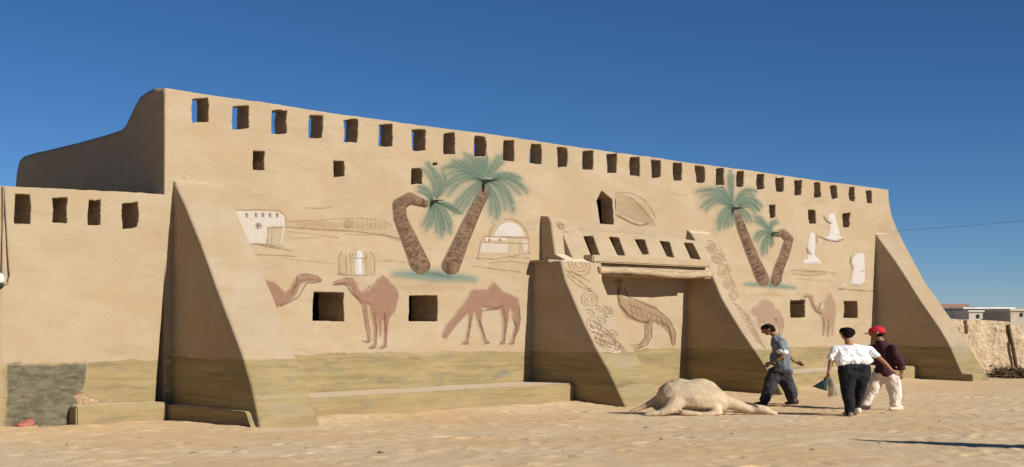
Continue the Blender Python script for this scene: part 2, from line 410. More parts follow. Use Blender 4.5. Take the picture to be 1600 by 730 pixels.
# relief patch laid on the facade
def relief(name, parent, box, draw, n0=0., lift=.004, label=None, step=1.25, cut=.02):
    x0, y0, x1, y1 = box
    s0 = W(x0, HY, n0)[0]; s1 = W(x1, HY, n0)[0]
    nx = int((x1 - x0) / step); ny = int((y1 - y0) / step)
    sv = np.array([W(x, HY, n0)[0] for x in np.linspace(x0, x1, nx)])
    D = P0[1] + sv * U[1] + n0 * N[1]
    hv = np.linspace(0, 1, ny)[:, None]
    H = CZ - ((y0 + hv * (y1 - y0)) - HY) * D[None, :] / F
    S = np.broadcast_to(sv, H.shape)
    P = P3(S, n0, H); X, Y = proj(P); cv = Canvas(X, Y); draw(cv)
    edge = sm(np.minimum(np.minimum(X - x0, x1 - X), np.minimum(Y - y0, y1 - Y)), 0, 3)
    a = cv.a * edge
    on = (a > cut) | (np.abs(cv.h) > .002) & (edge > .5)
    on &= H < main_top(S) - .04
    for hp in HOLES_PX:
        if hp[:, 0].max() < x0 or hp[:, 0].min() > x1: continue
        on &= poly_sd(X, Y, hp) > .6
    keep = on[:-1, :-1] & on[1:, 1:] & on[1:, :-1] & on[:-1, 1:]
    disp = wall_noise(S, H) + np.maximum(cv.h + lift * sm(a, 0, .6) + .004, .0025)
    V3 = P3(S, n0 + disp, H).reshape(-1, 3); idx = np.arange(S.size).reshape(S.shape)
    f = np.stack([idx[:-1, :-1], idx[1:, :-1], idx[1:, 1:], idx[:-1, 1:]], -1)[keep]
    col = np.concatenate([cv.c, a[..., None]], -1).reshape(-1, 4); sw = swh(S, 0 * S, H, band_top(S) - H).reshape(-1, 3)
    v_, f_, (c_, s_) = compact(V3, f, [col, sw])
    o = mesh(name, v_, f_, PLASTER, parent, True, {'paint': ('FLOAT_COLOR', c_), 'swh': ('FLOAT_VECTOR', s_)})
    if label: o['label'] = label
    return o

# ------------------------------------------------------------ the fort facade
fort = empty('fort_building', tuple(P3(15, 0, 0)))
tag(fort, 'long sand coloured mud plaster fort facade with sloping buttresses and painted desert reliefs', 'building')
rq = np.random.default_rng(5)
def rect(x0, y0, x1, y1, j=1.0):
    r = lambda: rq.uniform(-j, j)
    return np.array([(x0 + r(), y0 + r()), ((x0 + x1) / 2, y0 + r() * .7 - .3), (x1 + r(), y0 + r()), (x1 + r() * .8, (y0 + y1) / 2), (x1 + r(), y1 + r()), ((x0 + x1) / 2, y1 + r() * .7), (x0 + r(), y1 + r()), (x0 + r() * .8, (y0 + y1) / 2)])
UP = [(299, 154, 326, 192), (363, 165, 388, 202), (424, 172, 448, 210), (482, 181, 504, 216), (537, 187, 558, 222), (591, 195, 613, 229), (643, 202, 664, 236), (693, 208, 711, 240), (741, 213, 760, 245), (786, 220, 805, 251), (829, 225, 847, 256), (871, 231, 887, 261), (911, 236, 927, 265), (949, 241, 964, 270), (984, 246, 999, 275), (1018, 250, 1034, 278), (1052, 254, 1067, 283), (1087, 260, 1101, 286), (1119, 263, 1132, 289), (1151, 268, 1163, 293), (1182, 273, 1194, 297), (1212, 278, 1225, 300), (1241, 282, 1253, 305), (1271, 285, 1282, 309), (1298, 290, 1308, 311), (1326, 293, 1336, 315), (1353, 297, 1363, 318)]
MID = [(395, 236, 413, 266), (520, 252, 538, 276), (643, 263, 660, 288), (1202, 321, 1212, 341), (1263, 328, 1274, 350), (1317, 333, 1328, 355), (676, 254, 684, 259)]
LOW = [(489, 457, 538, 502), (638, 461, 684, 503), (1234, 469, 1258, 497), (1318, 470, 1340, 497)]
HOLES_PX = [rect(*r, j=1.5) for r in UP] + [rect(*r, j=1.3) for r in MID] + [rect(*r, j=1.) for r in LOW] + [np.array([(932, 314), (940.5, 298), (957, 311.5), (959.5, 351), (938, 350)])]
def rough(hp, amp=.9):
    out = []
    for a, b_ in zip(hp, np.roll(hp, -1, 0)):
        k = max(1, int(np.hypot(*(b_ - a)) / 5))
        for i in range(k): out.append(a + (b_ - a) * i / k + (rq.uniform(-amp, amp, 2) * .5 if i else 0))
    return np.array(out)
def to_sh(hp, n0=0.): return [W(x, y, n0) for x, y in rough(hp)]
S0 = W(258, 138)[0]; S1 = W(1388, 297)[0]
tops = [(258, 138), (330, 150), (420, 161), (520, 177), (650, 195), (760, 209), (860, 224), (960, 238), (1060, 252), (1160, 265), (1260, 280), (1388, 297)]
tsh = np.array([W(x, y) for x, y in tops])
def main_top(s): return np.interp(s, tsh[:, 0], tsh[:, 1]) + .03 * fbm(s * .8, s * 0 + 3, 3) + .02 * fbm(s * 4.5, s * 0 + 8, 3)
pxs = np.linspace(258, 1388, 1000); sc = np.array([W(x, HY)[0] for x in pxs])
def facade_marks(cv, S, H):
    # small stains and trowel scars
    for (x, y, r, a) in [(470, 120, 0, 0)]: pass
    cv.h += -.004 * sm(fbm(S * .9, H * 7, 3), .12, .2)
thick_wall('facade_wall', fort, sc, 250, main_top, -.5, .42, [to_sh(h) for h in HOLES_PX], canvas_fn=facade_marks, deep_from=(len(UP) + len(MID), len(UP) + len(MID) + len(LOW)))

# dark side wall running back from the left corner
side_px = [(258, 138), (246, 138), (234, 143), (222, 152), (213, 167), (205, 185), (200, 196), (194, 203), (170, 211), (120, 225), (60, 239), (40, 245), (33, 252), (29, 268), (26, 300)]
sp = np.array([SS(x, y, S0) for x, y in side_px])
def side_wall():
    o = np.argsort(-sp[:, 0]); nn = sp[o, 0]; hh = sp[o, 1]
    ns = np.linspace(-.012, sp[:, 0].min(), 160); top = np.interp(-ns, -nn, hh) + .02 * fbm(ns * 1.2, ns * 0, 3)
    V = np.linspace(0, 1, 60)[:, None]; H = -.5 + V * (top[None] + .5); NN = np.broadcast_to(ns, H.shape)
    d = .03 * fbm(NN * .5, H * .6, 3) + .01 * fbm(NN * 2, H * 5, 3)
    a = P3(S0 - d * sm(-NN, 0, .5) - .006 - .03 * sm(-NN, .02, .4), NN, H); b = P3(S0 + .45, NN, H); sh = H.shape; nv = H.size
    idx = np.arange(nv).reshape(sh); c = lambda i: np.stack([i[:-1, :-1], i[:-1, 1:], i[1:, 1:], i[1:, :-1]], -1).reshape(-1, 4)
    F_ = [c(idx), c(idx + nv)[:, ::-1]]
    t = idx[-1]; F_.append(np.stack([t[:-1], t[1:], t[1:] + nv, t[:-1] + nv], -1))
    for e in (idx[:, 0], idx[:, -1]): F_.append(np.stack([e[:-1], e[1:], e[1:] + nv, e[:-1] + nv], -1))
    V3 = np.concatenate([a.reshape(-1, 3), b.reshape(-1, 3)])
    sw = np.concatenate([swh(NN * 0, NN, H, NN * 0 - 3).reshape(-1, 3)] * 2); col = np.zeros((2 * nv, 4)); col[:, :3] = WALL_ALB
    o = mesh('side_wall', V3, np.concatenate(F_), PLASTER, fort, True, {'paint': ('FLOAT_COLOR', col), 'swh': ('FLOAT_VECTOR', sw)})
    return o
side_wall()
def boxmesh(name, s0, s1, n0, n1, h0, h1, mat, parent, jit=0.0, bev=.02, segs=1, attr=True, bandz=None, noise_amp=.008, taper=0., rake=0.):
    """box in facade coordinates with subdivided, slightly uneven faces"""
    bm = bmesh.new(); bmesh.ops.create_cube(bm, size=1)
    for v in bm.verts: v.co = Vector((s0 + (v.co.x + .5) * (s1 - s0), n0 + (v.co.y + .5) * (n1 - n0), h0 + (v.co.z + .5) * (h1 - h0)))
    if bev: bmesh.ops.bevel(bm, geom=bm.edges[:], offset=bev, segments=2, affect='EDGES')
    L = max(s1 - s0, n1 - n0)
    if segs > 1:
        for ax, a, b_ in ((0, s0, s1), (1, n0, n1)):
            k = max(1, int((b_ - a) / L * segs))
            for i in range(1, k):
                p = Vector((0, 0, 0)); p[ax] = a + (b_ - a) * i / k; nr = Vector((0, 0, 0)); nr[ax] = 1
                bmesh.ops.bisect_plane(bm, geom=bm.verts[:] + bm.edges[:] + bm.faces[:], plane_co=p, plane_no=nr)
    co = np.array([v.co[:] for v in bm.verts]); s, n, h = co.T
    h2 = h + noise_amp * 2.5 * fbm(s * .8 + 3, n * .8, 3) * (h > (h0 + h1) / 2); n2 = n + noise_amp * 4 * fbm(s * 1.1, h * 2, 3); s2 = s + noise_amp * 3 * fbm(n * 1.3, h * 2 + 7, 3)
    s2 = s2 + taper * (n - n0) / (n1 - n0) * (s < (s0 + s1) / 2); n2 = n2 - rake * (h - h1) * (n > n1 - .12)
    P = P3(s2, n2, h2)
    faces = [[v.index for v in f.verts] for f in bm.faces]; bm.free()
    bz = band_top(s) - h if bandz is None else np.full_like(s, bandz)
    col = np.zeros((len(P), 4)); col[:, :3] = WALL_ALB
    return mesh(name, P, faces, mat, parent, False, {'paint': ('FLOAT_COLOR', col), 'swh': ('FLOAT_VECTOR', swh(s, n, h, bz))} if attr else None)
# rooms behind the facade (dark inside, roof below the parapet slits)
boxmesh('roof', S0 + .46, S1 - .05, -7.0, -.43, 5.2, 5.35, M_ROOF, fort, attr=False)
boxmesh('rear_wall', S0 + .46, S1 - .05, -7.3, -7.01, -.4, 5.35, M_INNER, fort, attr=False)
boxmesh('end_wall', S1 - .4, S1 - .02, -7.0, -.43, -.4, 5.19, M_INNER, fort, attr=False)

# ------------------------------------------------------------ buttresses
def buttress(name, sL_fn, left, right, K, marks=None, rows=200, label=None, hb=-.5, htop=None, right_s=None, band=None):
    L = []
    for (x, y) in left:
        h = 3.
        for _ in range(8):
            n_, h = SS(x, y, sL_fn(h))
        L.append((h, n_))
    L = np.array(sorted(L)); 
    nL = lambda h: np.interp(h, L[:, 0], L[:, 1]) + np.where(h < L[0, 0], (L[0, 0] - h) * .62, 0)
    Rr = []
    for (x, y) in right:
        if right_s is not None:
            n_, h = SS(x, y, right_s); Rr.append((h, right_s, n_))
        else:
            n_ = 1.
            for _ in range(25):
                s_, h = W(x, y, n_); n_ = .5 * n_ + .5 * max(0., float(nL(h)))
            Rr.append((h, s_, n_))
    Rr = np.array(sorted(Rr))
    sR = lambda h: np.interp(h, Rr[:, 0], Rr[:, 1]); nR = lambda h: (np.interp(h, Rr[:, 0], Rr[:, 2]) + np.where(h < Rr[0, 0], (Rr[0, 0] - h) * .62, 0)) if right_s is not None else nL(h)
    htop = max(L[-1, 0], Rr[-1, 0]) if htop is None else htop
    hv = np.linspace(hb, htop, rows)[:, None]
    a = np.array([float(sL_fn(h)) for h in hv[:, 0]])[:, None]; b_ = sR(hv); nl = np.maximum(nL(hv), -.05); nr_ = np.maximum(nR(hv), -.05)
    if right_s is not None: nl = np.where(hv > L[-1, 0], -.05, nl)
    cols_s, cols_n, isf = [], [], []
    for q in np.linspace(0, 1, 10)[:-1]:
        cols_s.append(a + 0 * hv); cols_n.append(-.08 + q * (nl - .05 + .08)); isf.append(0)
    for q in (0, .33, .66):      # rounded arris
        t = q * math.pi / 2; r = .05; cols_s.append(a + r * (1 - math.cos(t))); cols_n.append(nl - r + r * math.sin(t)); isf.append(0)
    for q in np.linspace(0, 1, K):
        cols_s.append(a + .05 + q * (b_ - a - .1)); cols_n.append(nl + q * (nr_ - nl)); isf.append(1)
    for q in (.33, .66, 1):
        t = q * math.pi / 2; r = .05; cols_s.append(b_ - .05 + r * math.sin(t)); cols_n.append(nr_ - r + r * math.cos(t)); isf.append(0)
    for q in np.linspace(0, 1, 6)[1:]:
        cols_s.append(b_ + 0 * hv); cols_n.append((nr_ - .05) * (1 - q) - .08 * q); isf.append(0)
    S = np.concatenate(cols_s, 1); Nn = np.concatenate(cols_n, 1); H = np.broadcast_to(hv, S.shape).copy()
    isf = np.array(isf)[None] * np.ones_like(S)
    P = P3(S, Nn, H); X, Y = proj(P); cv = Canvas(X, Y)
    if marks: marks(cv)
    else: pass
    cv.a = cv.a * isf; cv.h = cv.h * isf
    w = .03 * fbm(S * .8 + Nn, H * .7, 3) + .008 * fbm(S * 2 + Nn * 2, H * 5, 3)
    side = (1 - isf)
    P = P3(S - w * side * (S < (a + b_) / 2) * 1.2 + .0, Nn + w * isf * .8 + cv.h, H)
    # crown: close at the top by sinking into the wall
    nv = S.size; idx = np.arange(nv).reshape(S.shape)
    f = np.stack([idx[:-1, :-1], idx[:-1, 1:], idx[1:, 1:], idx[1:, :-1]], -1).reshape(-1, 4)
    t = idx[-1]; capP = P3(S[-1], -.1, H[-1] + .03); V3 = np.concatenate([P.reshape(-1, 3), capP]); cidx = nv + np.arange(len(t))
    f = np.concatenate([f, np.stack([t[:-1], t[1:], cidx[1:], cidx[:-1]], -1)])
    bt = (band if band is not None else band_top)
    sw = swh(S * .9, Nn, H, bt(S) - H + 0 * S); col = np.concatenate([cv.c, cv.a[..., None]], -1)
    sw3 = np.concatenate([sw.reshape(-1, 3), sw[-1]]); col3 = np.concatenate([col.reshape(-1, 4), col[-1]])
    o = mesh(name, V3, f, PLASTER, fort, True, {'paint': ('FLOAT_COLOR', col3), 'swh': ('FLOAT_VECTOR', sw3)})
    if label: o['label'] = label
    return nL, sR

sA = W(272, 288)[0]
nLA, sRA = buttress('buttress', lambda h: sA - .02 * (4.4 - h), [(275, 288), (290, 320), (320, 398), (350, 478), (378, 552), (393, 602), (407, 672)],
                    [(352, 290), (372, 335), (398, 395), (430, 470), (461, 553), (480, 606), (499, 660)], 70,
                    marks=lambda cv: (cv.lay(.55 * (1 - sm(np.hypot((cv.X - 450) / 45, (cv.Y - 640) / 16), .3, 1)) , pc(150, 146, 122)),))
def sB_fn(h): return 12.92 - .30 * float(1 - sm(np.float64(h), 3.18, 3.22))
def ringlet(cv, cx, cy, rx, ry, ang=0, n=3, col=LINE):
    ca, sa = math.cos(ang), math.sin(ang)
    for k in range(n):
        f = 1 - k / n
        p = [(cx + ca * rx * f * math.cos(t) - sa * ry * f * math.sin(t), cy + sa * rx * f * math.cos(t) + ca * ry * f * math.sin(t)) for t in np.linspace(0, 5.9 if k else 6.28, 16)]
        cv.line(p, col, .7, .85, h=-.022, wob=.15)
def marksB(cv):
    cl = pc(140, 110, 76)
    ringlet(cv, 876, 353, 7, 4, .8, 2, cl); ringlet(cv, 887, 374, 5, 13, -.35, 2, cl)
    ringlet(cv, 905, 414, 19, 14, .7, 3, cl)
    cv.line([(882, 420), (892, 430), (905, 438), (920, 452), (926, 456)], cl, 1.0); cv.line([(886, 430), (900, 444), (914, 452), (925, 450)], cl, 1.0); cv.line([(889, 424), (905, 431), (921, 440)], cl, .9)
    ringlet(cv, 921, 468, 13, 12, .5, 3, cl)
    ringlet(cv, 950, 488, 7, 9, -.3, 2, cl); cv.line([(944, 478), (953, 486), (948, 498)], cl, .8)
    ringlet(cv, 928, 508, 10, 14, -.5, 2, cl)
    for k in range(5): cv.line(bez((921 + 3 * k, 500 + 9 * k), (940 + 2 * k, 508 + 9 * k), (957 + 4 * k, 524 + 6 * k)), cl, 1.0)
    ringlet(cv, 950, 536, 22, 10, .5, 3, cl)
    for (x, y) in ((897, 392), (890, 402), (912, 402), (935, 482), (940, 500), (922, 488), (958, 520), (936, 528), (966, 540), (972, 548)):
        cv.line(bez((x - 6, y - 4), (x + 4, y - 6), (x + 7, y + 5), 7), cl, .8, .8); cv.line(bez((x - 4, y + 1), (x + 1, y - 1), (x + 3, y + 6), 6), cl, .8, .7)
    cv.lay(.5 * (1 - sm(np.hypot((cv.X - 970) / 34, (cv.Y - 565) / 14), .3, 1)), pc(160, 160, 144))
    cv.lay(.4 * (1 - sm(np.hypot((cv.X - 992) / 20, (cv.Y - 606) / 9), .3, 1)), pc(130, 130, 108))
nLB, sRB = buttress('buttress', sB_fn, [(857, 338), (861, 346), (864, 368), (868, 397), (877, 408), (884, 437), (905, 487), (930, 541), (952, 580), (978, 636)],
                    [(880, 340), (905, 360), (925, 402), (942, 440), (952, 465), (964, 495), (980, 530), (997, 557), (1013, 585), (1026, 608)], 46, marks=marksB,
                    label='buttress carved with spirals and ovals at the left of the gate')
sC = W(1073, 360)[0]
def marksC(cv):
    cl = pc(170, 138, 98)
    for (x, y, a, b_, g) in [(1112, 388, 9, 6, .6), (1122, 404, 10, 8, .4), (1131, 424, 10, 10, .6), (1140, 444, 10, 8, .3), (1148, 462, 9, 8, .6)]: ringlet(cv, x, y, a, b_, g, 3, cl)
    for k in range(26):
        y = 380 + 5.2 * k; x = 1104 + (y - 380) * .62 + 8 * math.sin(k * 2.3) + 6; cv.line(bez((x - 6, y - 3), (x + 3, y - 7), (x + 8, y + 5), 7), cl, .9, .8); cv.line(bez((x - 5, y + 3), (x, y), (x + 4, y + 8), 6), cl, .8, .6)
    for k in range(9): cv.line(bez((1146 + 4.2 * k, 474 + 7 * k), (1160 + 3.6 * k, 480 + 7 * k), (1170 + 3.2 * k, 496 + 6 * k)), cl, 1.0, .9)
    cv.blobs([[(1139, 378, 1.5), (1139, 402, 3.5)], [(1143, 400, 3), (1150, 402, 1.5)]], WHITE, 1.2, 1, .015)
nLC, sRC = buttress('buttress', lambda h: sC, [(1075, 360), (1080, 364), (1093, 385), (1109, 419), (1129, 467), (1157, 514), (1188, 560), (1210, 592)],
                    [(1108, 362), (1124, 380), (1143, 417), (1154, 455), (1166, 485), (1183, 505), (1200, 532), (1222, 566), (1240, 590)], 46, marks=marksC,
                    label='buttress carved with wavy lines at the right of the gate')
sD = W(1368, 365)[0]
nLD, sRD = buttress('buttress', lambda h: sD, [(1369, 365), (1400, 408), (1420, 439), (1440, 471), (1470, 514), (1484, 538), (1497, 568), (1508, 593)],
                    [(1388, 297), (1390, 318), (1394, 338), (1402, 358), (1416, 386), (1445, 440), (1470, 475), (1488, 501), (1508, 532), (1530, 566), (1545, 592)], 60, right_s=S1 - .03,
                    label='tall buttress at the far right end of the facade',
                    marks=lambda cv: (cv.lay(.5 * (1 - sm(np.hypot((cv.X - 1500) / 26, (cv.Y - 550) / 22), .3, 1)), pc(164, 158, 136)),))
boxmesh('buttress_plinth', sD - .02, S1 + .05, 2.7, 3.45, -.5, -.02, PLASTER, fort, segs=12)
boxmesh('buttress_plinth', sA - .34, sA - .04, .2, 2.74, -.5, .17, PLASTER, fort, segs=20, taper=.24, rake=.62)
# benches along the foot of the facade
def bench(s0, s1, n1, h): return boxmesh('bench', s0, s1, -.05, n1, -.55, h, PLASTER, fort, segs=60, bev=.035, noise_amp=.014)
bench(sRA(0.2) - .3, 12.60, 1.42, .235)['label'] = 'long low plaster bench between the left buttress and the gate'
bench(sRC(0.3) - .3, sD - .01, 1.55, .19)['label'] = 'low plaster bench behind the walking people'
# small stepped ledge around the left gate buttress
boxmesh('ledge', 12.50, 12.93, -.02, .66, 3.16, 3.225, PLASTER, fort, bandz=-3, bev=.015)
boxmesh('ledge', 12.50, 12.66, -.02, .05, 2.75, 3.158, PLASTER, fort, bandz=-3, bev=.03)

# ------------------------------------------------------------ gate: parapet with slits, lintel, palm log
def gate():
    par_top, par_bot = .38, .80
    hTop, hBot = 3.93, 3.16
    lean = lambda H: par_bot + (par_top - par_bot) * np.clip((H - hBot) / (hTop - hBot), 0, 1.2)
    def hole(pts):
        out = []
        for (x, y) in pts:
            n_ = .6
            for _ in range(10): s_, h_ = W(x, y, n_); n_ = float(lean(np.float64(h_)))
            out.append((s_, h_))
        return out
    sl = [[(911, 369), (927, 369), (938, 399), (923, 399)], [(951, 370), (967, 371), (978, 400), (965, 399)], [(991, 374), (1008, 374), (1015, 398), (1004, 398)], [(1030, 376), (1047, 378), (1054, 403), (1042, 401)], [(1068, 379), (1083, 380), (1096, 406), (1079, 404)]]
    hs = [hole(p) for p in sl]
    a = W(884, 360, .5)[0]; b_ = W(1093, 380, .45)[0] + .12
    tp = [hole([p])[0] for p in [(890, 358), (908, 361), (960, 363), (1000, 366), (1050, 371), (1092, 377)]]; tp = np.array(tp)
    thick_wall('gate_parapet', fort, np.linspace(a, b_, 190), 40, lambda s: np.interp(s, tp[:, 0], tp[:, 1]) + 0 * s, 3.10, .25, hs, n0=0., lean=lean, band=lambda s: s * 0 - 3, hole_names='parapet_slit',
               nf=lambda S, H: .012 * fbm(S, H * 2, 3))
    boxmesh('lintel', 13.72, 18.66, -.03, 1.03, 3.185, 3.375, PLASTER, fort, bandz=-3, segs=30, bev=.03, noise_amp=.012)
    boxmesh('gate_ceiling', 13.5, sC + .1, -.03, .84, 2.885, 3.188, M_LOG, fort, attr=False, bev=.02)
    # log
    n = 60; k = 14; V = []; Fc = []
    p0 = np.array(P3(13.9, 1.04, 2.985)); p1 = np.array(P3(18.62, 1.04, 2.97)); ax = (p1 - p0) / np.linalg.norm(p1 - p0); e2 = np.array([0, 0, 1.]); e1 = np.cross(ax, e2)
    for i in range(n):
        t = i / (n - 1); c = p0 + (p1 - p0) * t + e2 * (.03 * math.sin(t * 7) + .03 * float(fbm(np.float64(t * 9), np.float64(2.), 2)))
        r = .088 * (1 + .18 * float(fbm(np.float64(t * 20), np.float64(5.), 3)))
        for j in range(k):
            g = 2 * math.pi * j / k; V.append(c + r * (math.cos(g) * e1 + math.sin(g) * e2) * (1 + .08 * random.uniform(-1, 1) * .5))
    for i in range(n - 1):
        for j in range(k): Fc.append((i * k + j, i * k + (j + 1) % k, (i + 1) * k + (j + 1) % k, (i + 1) * k + j))
    Fc.append(tuple(range(k))[::-1]); Fc.append(tuple((n - 1) * k + j for j in range(k)))
    mesh('log_beam', np.array(V), Fc, M_LOG, fort)
gate()

# ------------------------------------------------------------ painted and carved reliefs
def trunk(cv, pts, seed=0, h=.06):
    d, t, side = seg_dist(cv.X, cv.Y, pts); a = 1 - sm(d, -1.2, .6)
    r = np.interp(t, np.concatenate([[0], np.cumsum(np.hypot(*(np.array(pts)[1:, :2] - np.array(pts)[:-1, :2]).T))]), np.array(pts)[:, 2])
    core = np.clip((d + r) / r, 0, 1)
    tex = fbm(t * .35 + seed, cv.X * .25, 3); scale_ = np.clip(.5 + .4 * np.sin(t * 1.0 + 1.2 * np.cos(core * 3) + 7 * fbm(cv.X * .12, cv.Y * .12, 3)) + 1.2 * fbm(cv.X * .3, cv.Y * .3, 3), 0, 1)
    c = TRUNK + (TRUNKD - TRUNK) * np.clip(.2 + 1.8 * tex + .35 * scale_, 0, 1)[..., None]
    cv.lay(a, c, h * (1 - core ** 2.2) * a + .012 * scale_ * a)
    cv.lay((1 - sm(np.abs(d), .2, 1.6)) * .55, TRUNKD)
def palm_left_tall(cv):
    trunk(cv, [(756, 298, 9), (738, 336, 9.5), (722, 372, 11), (704, 416, 14)], 1)
    c = (755, 284); cv.blobs([[(c[0], c[1], 9)]], GREEND, 9, .75, .02, .4)
    for i, (p1, p2, w) in enumerate([((755, 262), (742, 244), 10), ((738, 250), (690, 262), 10), ((725, 262), (690, 300), 12), ((742, 286), (712, 330), 12), ((750, 262), (727, 243), 9), ((758, 262), (752, 238), 9), ((768, 262), (785, 244), 9),
                                     ((780, 262), (822, 296), 10), ((785, 278), (802, 330), 11), ((772, 300), (776, 338), 11), ((790, 268), (812, 280), 7), ((735, 270), (706, 250), 9)]):
        cv.frond(c, p1, p2, w, seed=i * 3.1)
def palm_left_bent(cv):
    trunk(cv, [(664, 318, 6), (640, 310, 9), (624, 320, 10), (626, 342, 10), (640, 375, 12), (657, 415, 15)], 4)
    c = (674, 314); cv.blobs([[(c[0], c[1], 9)]], GREEND, 9, .75, .02, .4)
    for i, (p1, p2, w) in enumerate([((690, 290), (668, 256), 10), ((700, 292), (693, 266), 9), ((704, 316), (716, 336), 5), ((696, 326), (704, 362), 10), ((684, 330), (688, 366), 9), ((676, 330), (668, 360), 9), ((692, 318), (720, 334), 4), ((672, 300), (656, 290), 8)]):
        cv.frond(c, p1, p2, w, seed=i * 2.7 + 9)
def grass_base(x0, y0, x1, y1, r):
    def f(cv):
        cv.blobs([[(x0, y0, r * .5), ((x0 + x1) / 2, (y0 + y1) / 2 - 2, r), (x1, y1, r * .5)]], TEAL, r * .8, .95, .015, .5)
        cv.blobs([[(x0 + 50, y0 - 2, 3), (x1 - 40, y1 - 4, 3)]], GREEND, 5, .5, .01, .5)
        cv.lay(.22 * (1 - sm(np.hypot((cv.X - (x0 + x1) / 2) / ((x1 - x0) * .5), (cv.Y - y1 - 12) / 10), .2, 1)), LINE)
    return f
relief('grass_relief', fort, (604, 408, 756, 462), grass_base(617, 428, 742, 436, 12), lift=.002)
relief('palm_relief', fort, (600, 240, 735, 432), palm_left_bent, lift=.006, label='painted relief palm with a bent trunk')
relief('palm_relief', fort, (676, 226, 832, 432), palm_left_tall, lift=.010, label='painted relief palm with a tall leaning trunk')
def palm_r_tall(cv):
    trunk(cv, [(1150, 334, 6), (1164, 372, 7), (1177, 405, 8), (1192, 438, 9.5)], 7)
    c = (1144, 326); cv.blobs([[(c[0], c[1], 9)]], GREEND, 9, .75, .02, .4)
    for i, (p1, p2, w) in enumerate([((1126, 290), (1090, 298), 8), ((1118, 300), (1096, 322), 9), ((1132, 320), (1122, 358), 9), ((1142, 330), (1136, 352), 8), ((1141, 295), (1140, 266), 6), ((1160, 290), (1180, 300), 7), ((1170, 298), (1188, 320), 7), ((1168, 310), (1184, 330), 7), ((1160, 325), (1172, 345), 7), ((1134, 300), (1118, 284), 6)]):
        cv.frond(c, p1, p2, w, seed=i * 3.3 + 20, dens=1.5)
def palm_r_bent(cv):
    trunk(cv, [(1206, 366, 4), (1222, 364, 6), (1232, 374, 6.5), (1225, 398, 7), (1216, 420, 7.5), (1211, 440, 8)], 3)
    c = (1204, 364); cv.blobs([[(c[0], c[1], 9)]], GREEND, 9, .75, .02, .4)
    for i, (p1, p2, w) in enumerate([((1190, 346), (1180, 336), 7), ((1186, 360), (1178, 372), 7), ((1192, 372), (1190, 396), 7), ((1204, 376), (1202, 384), 5), ((1200, 350), (1210, 344), 6)]):
        cv.frond(c, p1, p2, w, seed=i * 2.1 + 40, dens=1.5)
relief('grass_relief', fort, (1150, 426, 1262, 464), grass_base(1164, 444, 1242, 450, 6), lift=.002)
relief('palm_relief', fort, (1168, 328, 1246, 452), palm_r_bent, lift=.006, label='painted relief palm with a short bent trunk')
relief('palm_relief', fort, (1078, 258, 1204, 452), palm_r_tall, lift=.010, label='painted relief palm behind the gate buttress')

def camel_body(cv, chains, edges, base=CAMEL, alpha=.88, soft=3.):
    cv.blobs(chains, base, soft, alpha, .022, .45)
    for e in edges: cv.line(e, CAMELD, 1.1, .8, h=-.004)
def camel_mid(cv):
    camel_body(cv, [[(598, 432, 3), (598, 445, 13), (599, 462, 24), (598, 476, 22), (596, 488, 12)], [(572, 462, 9), (585, 465, 14)],
                    [(524, 444, 2.5), (541, 440, 5.5), (551, 443, 6), (556, 456, 6.5), (568, 468, 8), (580, 468, 11)],
                    [(570, 476, 4), (574, 500, 3.2), (578, 530, 2.6), (574, 534, 3)], [(583, 484, 6), (587, 510, 3.4), (586, 538, 2.8), (581, 543, 3)], [(592, 486, 7), (594, 512, 3), (594, 525, 2)], [(604, 480, 9), (603, 508, 4), (602, 538, 2.8), (597, 543, 3)]],
               [[(520, 445), (534, 443), (543, 447), (549, 458), (560, 468), (566, 478), (570, 500), (575, 530)], [(521, 441), (538, 435), (552, 436)], [(584, 490), (588, 515), (587, 540)], [(600, 490), (602, 515), (601, 540)], [(567, 533), (578, 534)], [(576, 544), (588, 543)], [(592, 544), (604, 542)]])
    cv.line([(580, 470), (584, 462), (591, 456)], CAMELP, 1.4, .9, .01); cv.line([(573, 452), (578, 446)], CAMELD, .8)
def camel_left(cv):
    camel_body(cv, [[(404, 440, 8), (428, 452, 10), (438, 470, 9), (446, 466, 8), (458, 455, 7), (466, 438, 6), (478, 434, 6.5), (492, 436, 5), (500, 438, 3)], [(425, 447, 8), (440, 462, 8)], [(405, 470, 25), (425, 470, 14)]],
               [[(465, 430), (478, 428), (495, 432), (502, 438), (494, 442), (480, 442), (474, 450), (466, 464), (450, 474), (438, 478)], [(464, 432), (462, 444), (454, 458)]])
def camel_graze(cv):
    camel_body(cv, [[(772, 446, 5), (772, 456, 12), (774, 465, 17)], [(745, 465, 14), (775, 468, 17), (800, 472, 11)], [(742, 468, 12), (726, 484, 8), (712, 500, 7), (702, 512, 7), (695, 524, 5.5)],
                    [(735, 480, 7), (735, 500, 3.5), (730, 532, 2.6), (725, 536, 2.5)], [(746, 480, 8), (750, 505, 3.6), (758, 533, 2.6), (763, 535, 2)],
                    [(789, 478, 9), (790, 500, 5), (787, 532, 3), (783, 536, 2.5)], [(804, 476, 8), (808, 492, 6), (808, 512, 4), (800, 536, 3)]],
               [[(735, 496), (733, 512), (729, 535)], [(747, 500), (754, 518), (760, 533)], [(752, 486), (770, 484), (785, 478)], [(786, 484), (790, 505), (787, 535)], [(800, 492), (806, 510), (802, 536)], [(810, 480), (813, 500), (808, 520)], [(722, 538), (733, 537)], [(757, 537), (765, 535)], [(781, 538), (789, 537)], [(795, 538), (804, 536)]])
def camel_r1(cv):
    camel_body(cv, [[(1194, 472, 5), (1196, 482, 15), (1198, 492, 17)], [(1182, 486, 9), (1210, 492, 11)], [(1216, 494, 6), (1221, 515, 3), (1218, 530, 2)], [(1208, 500, 5), (1210, 530, 3)], [(1186, 498, 5), (1186, 530, 3)]], [[(1210, 498), (1216, 510), (1217, 525)], [(1222, 496), (1224, 512)]], pc(176, 138, 108), .8)
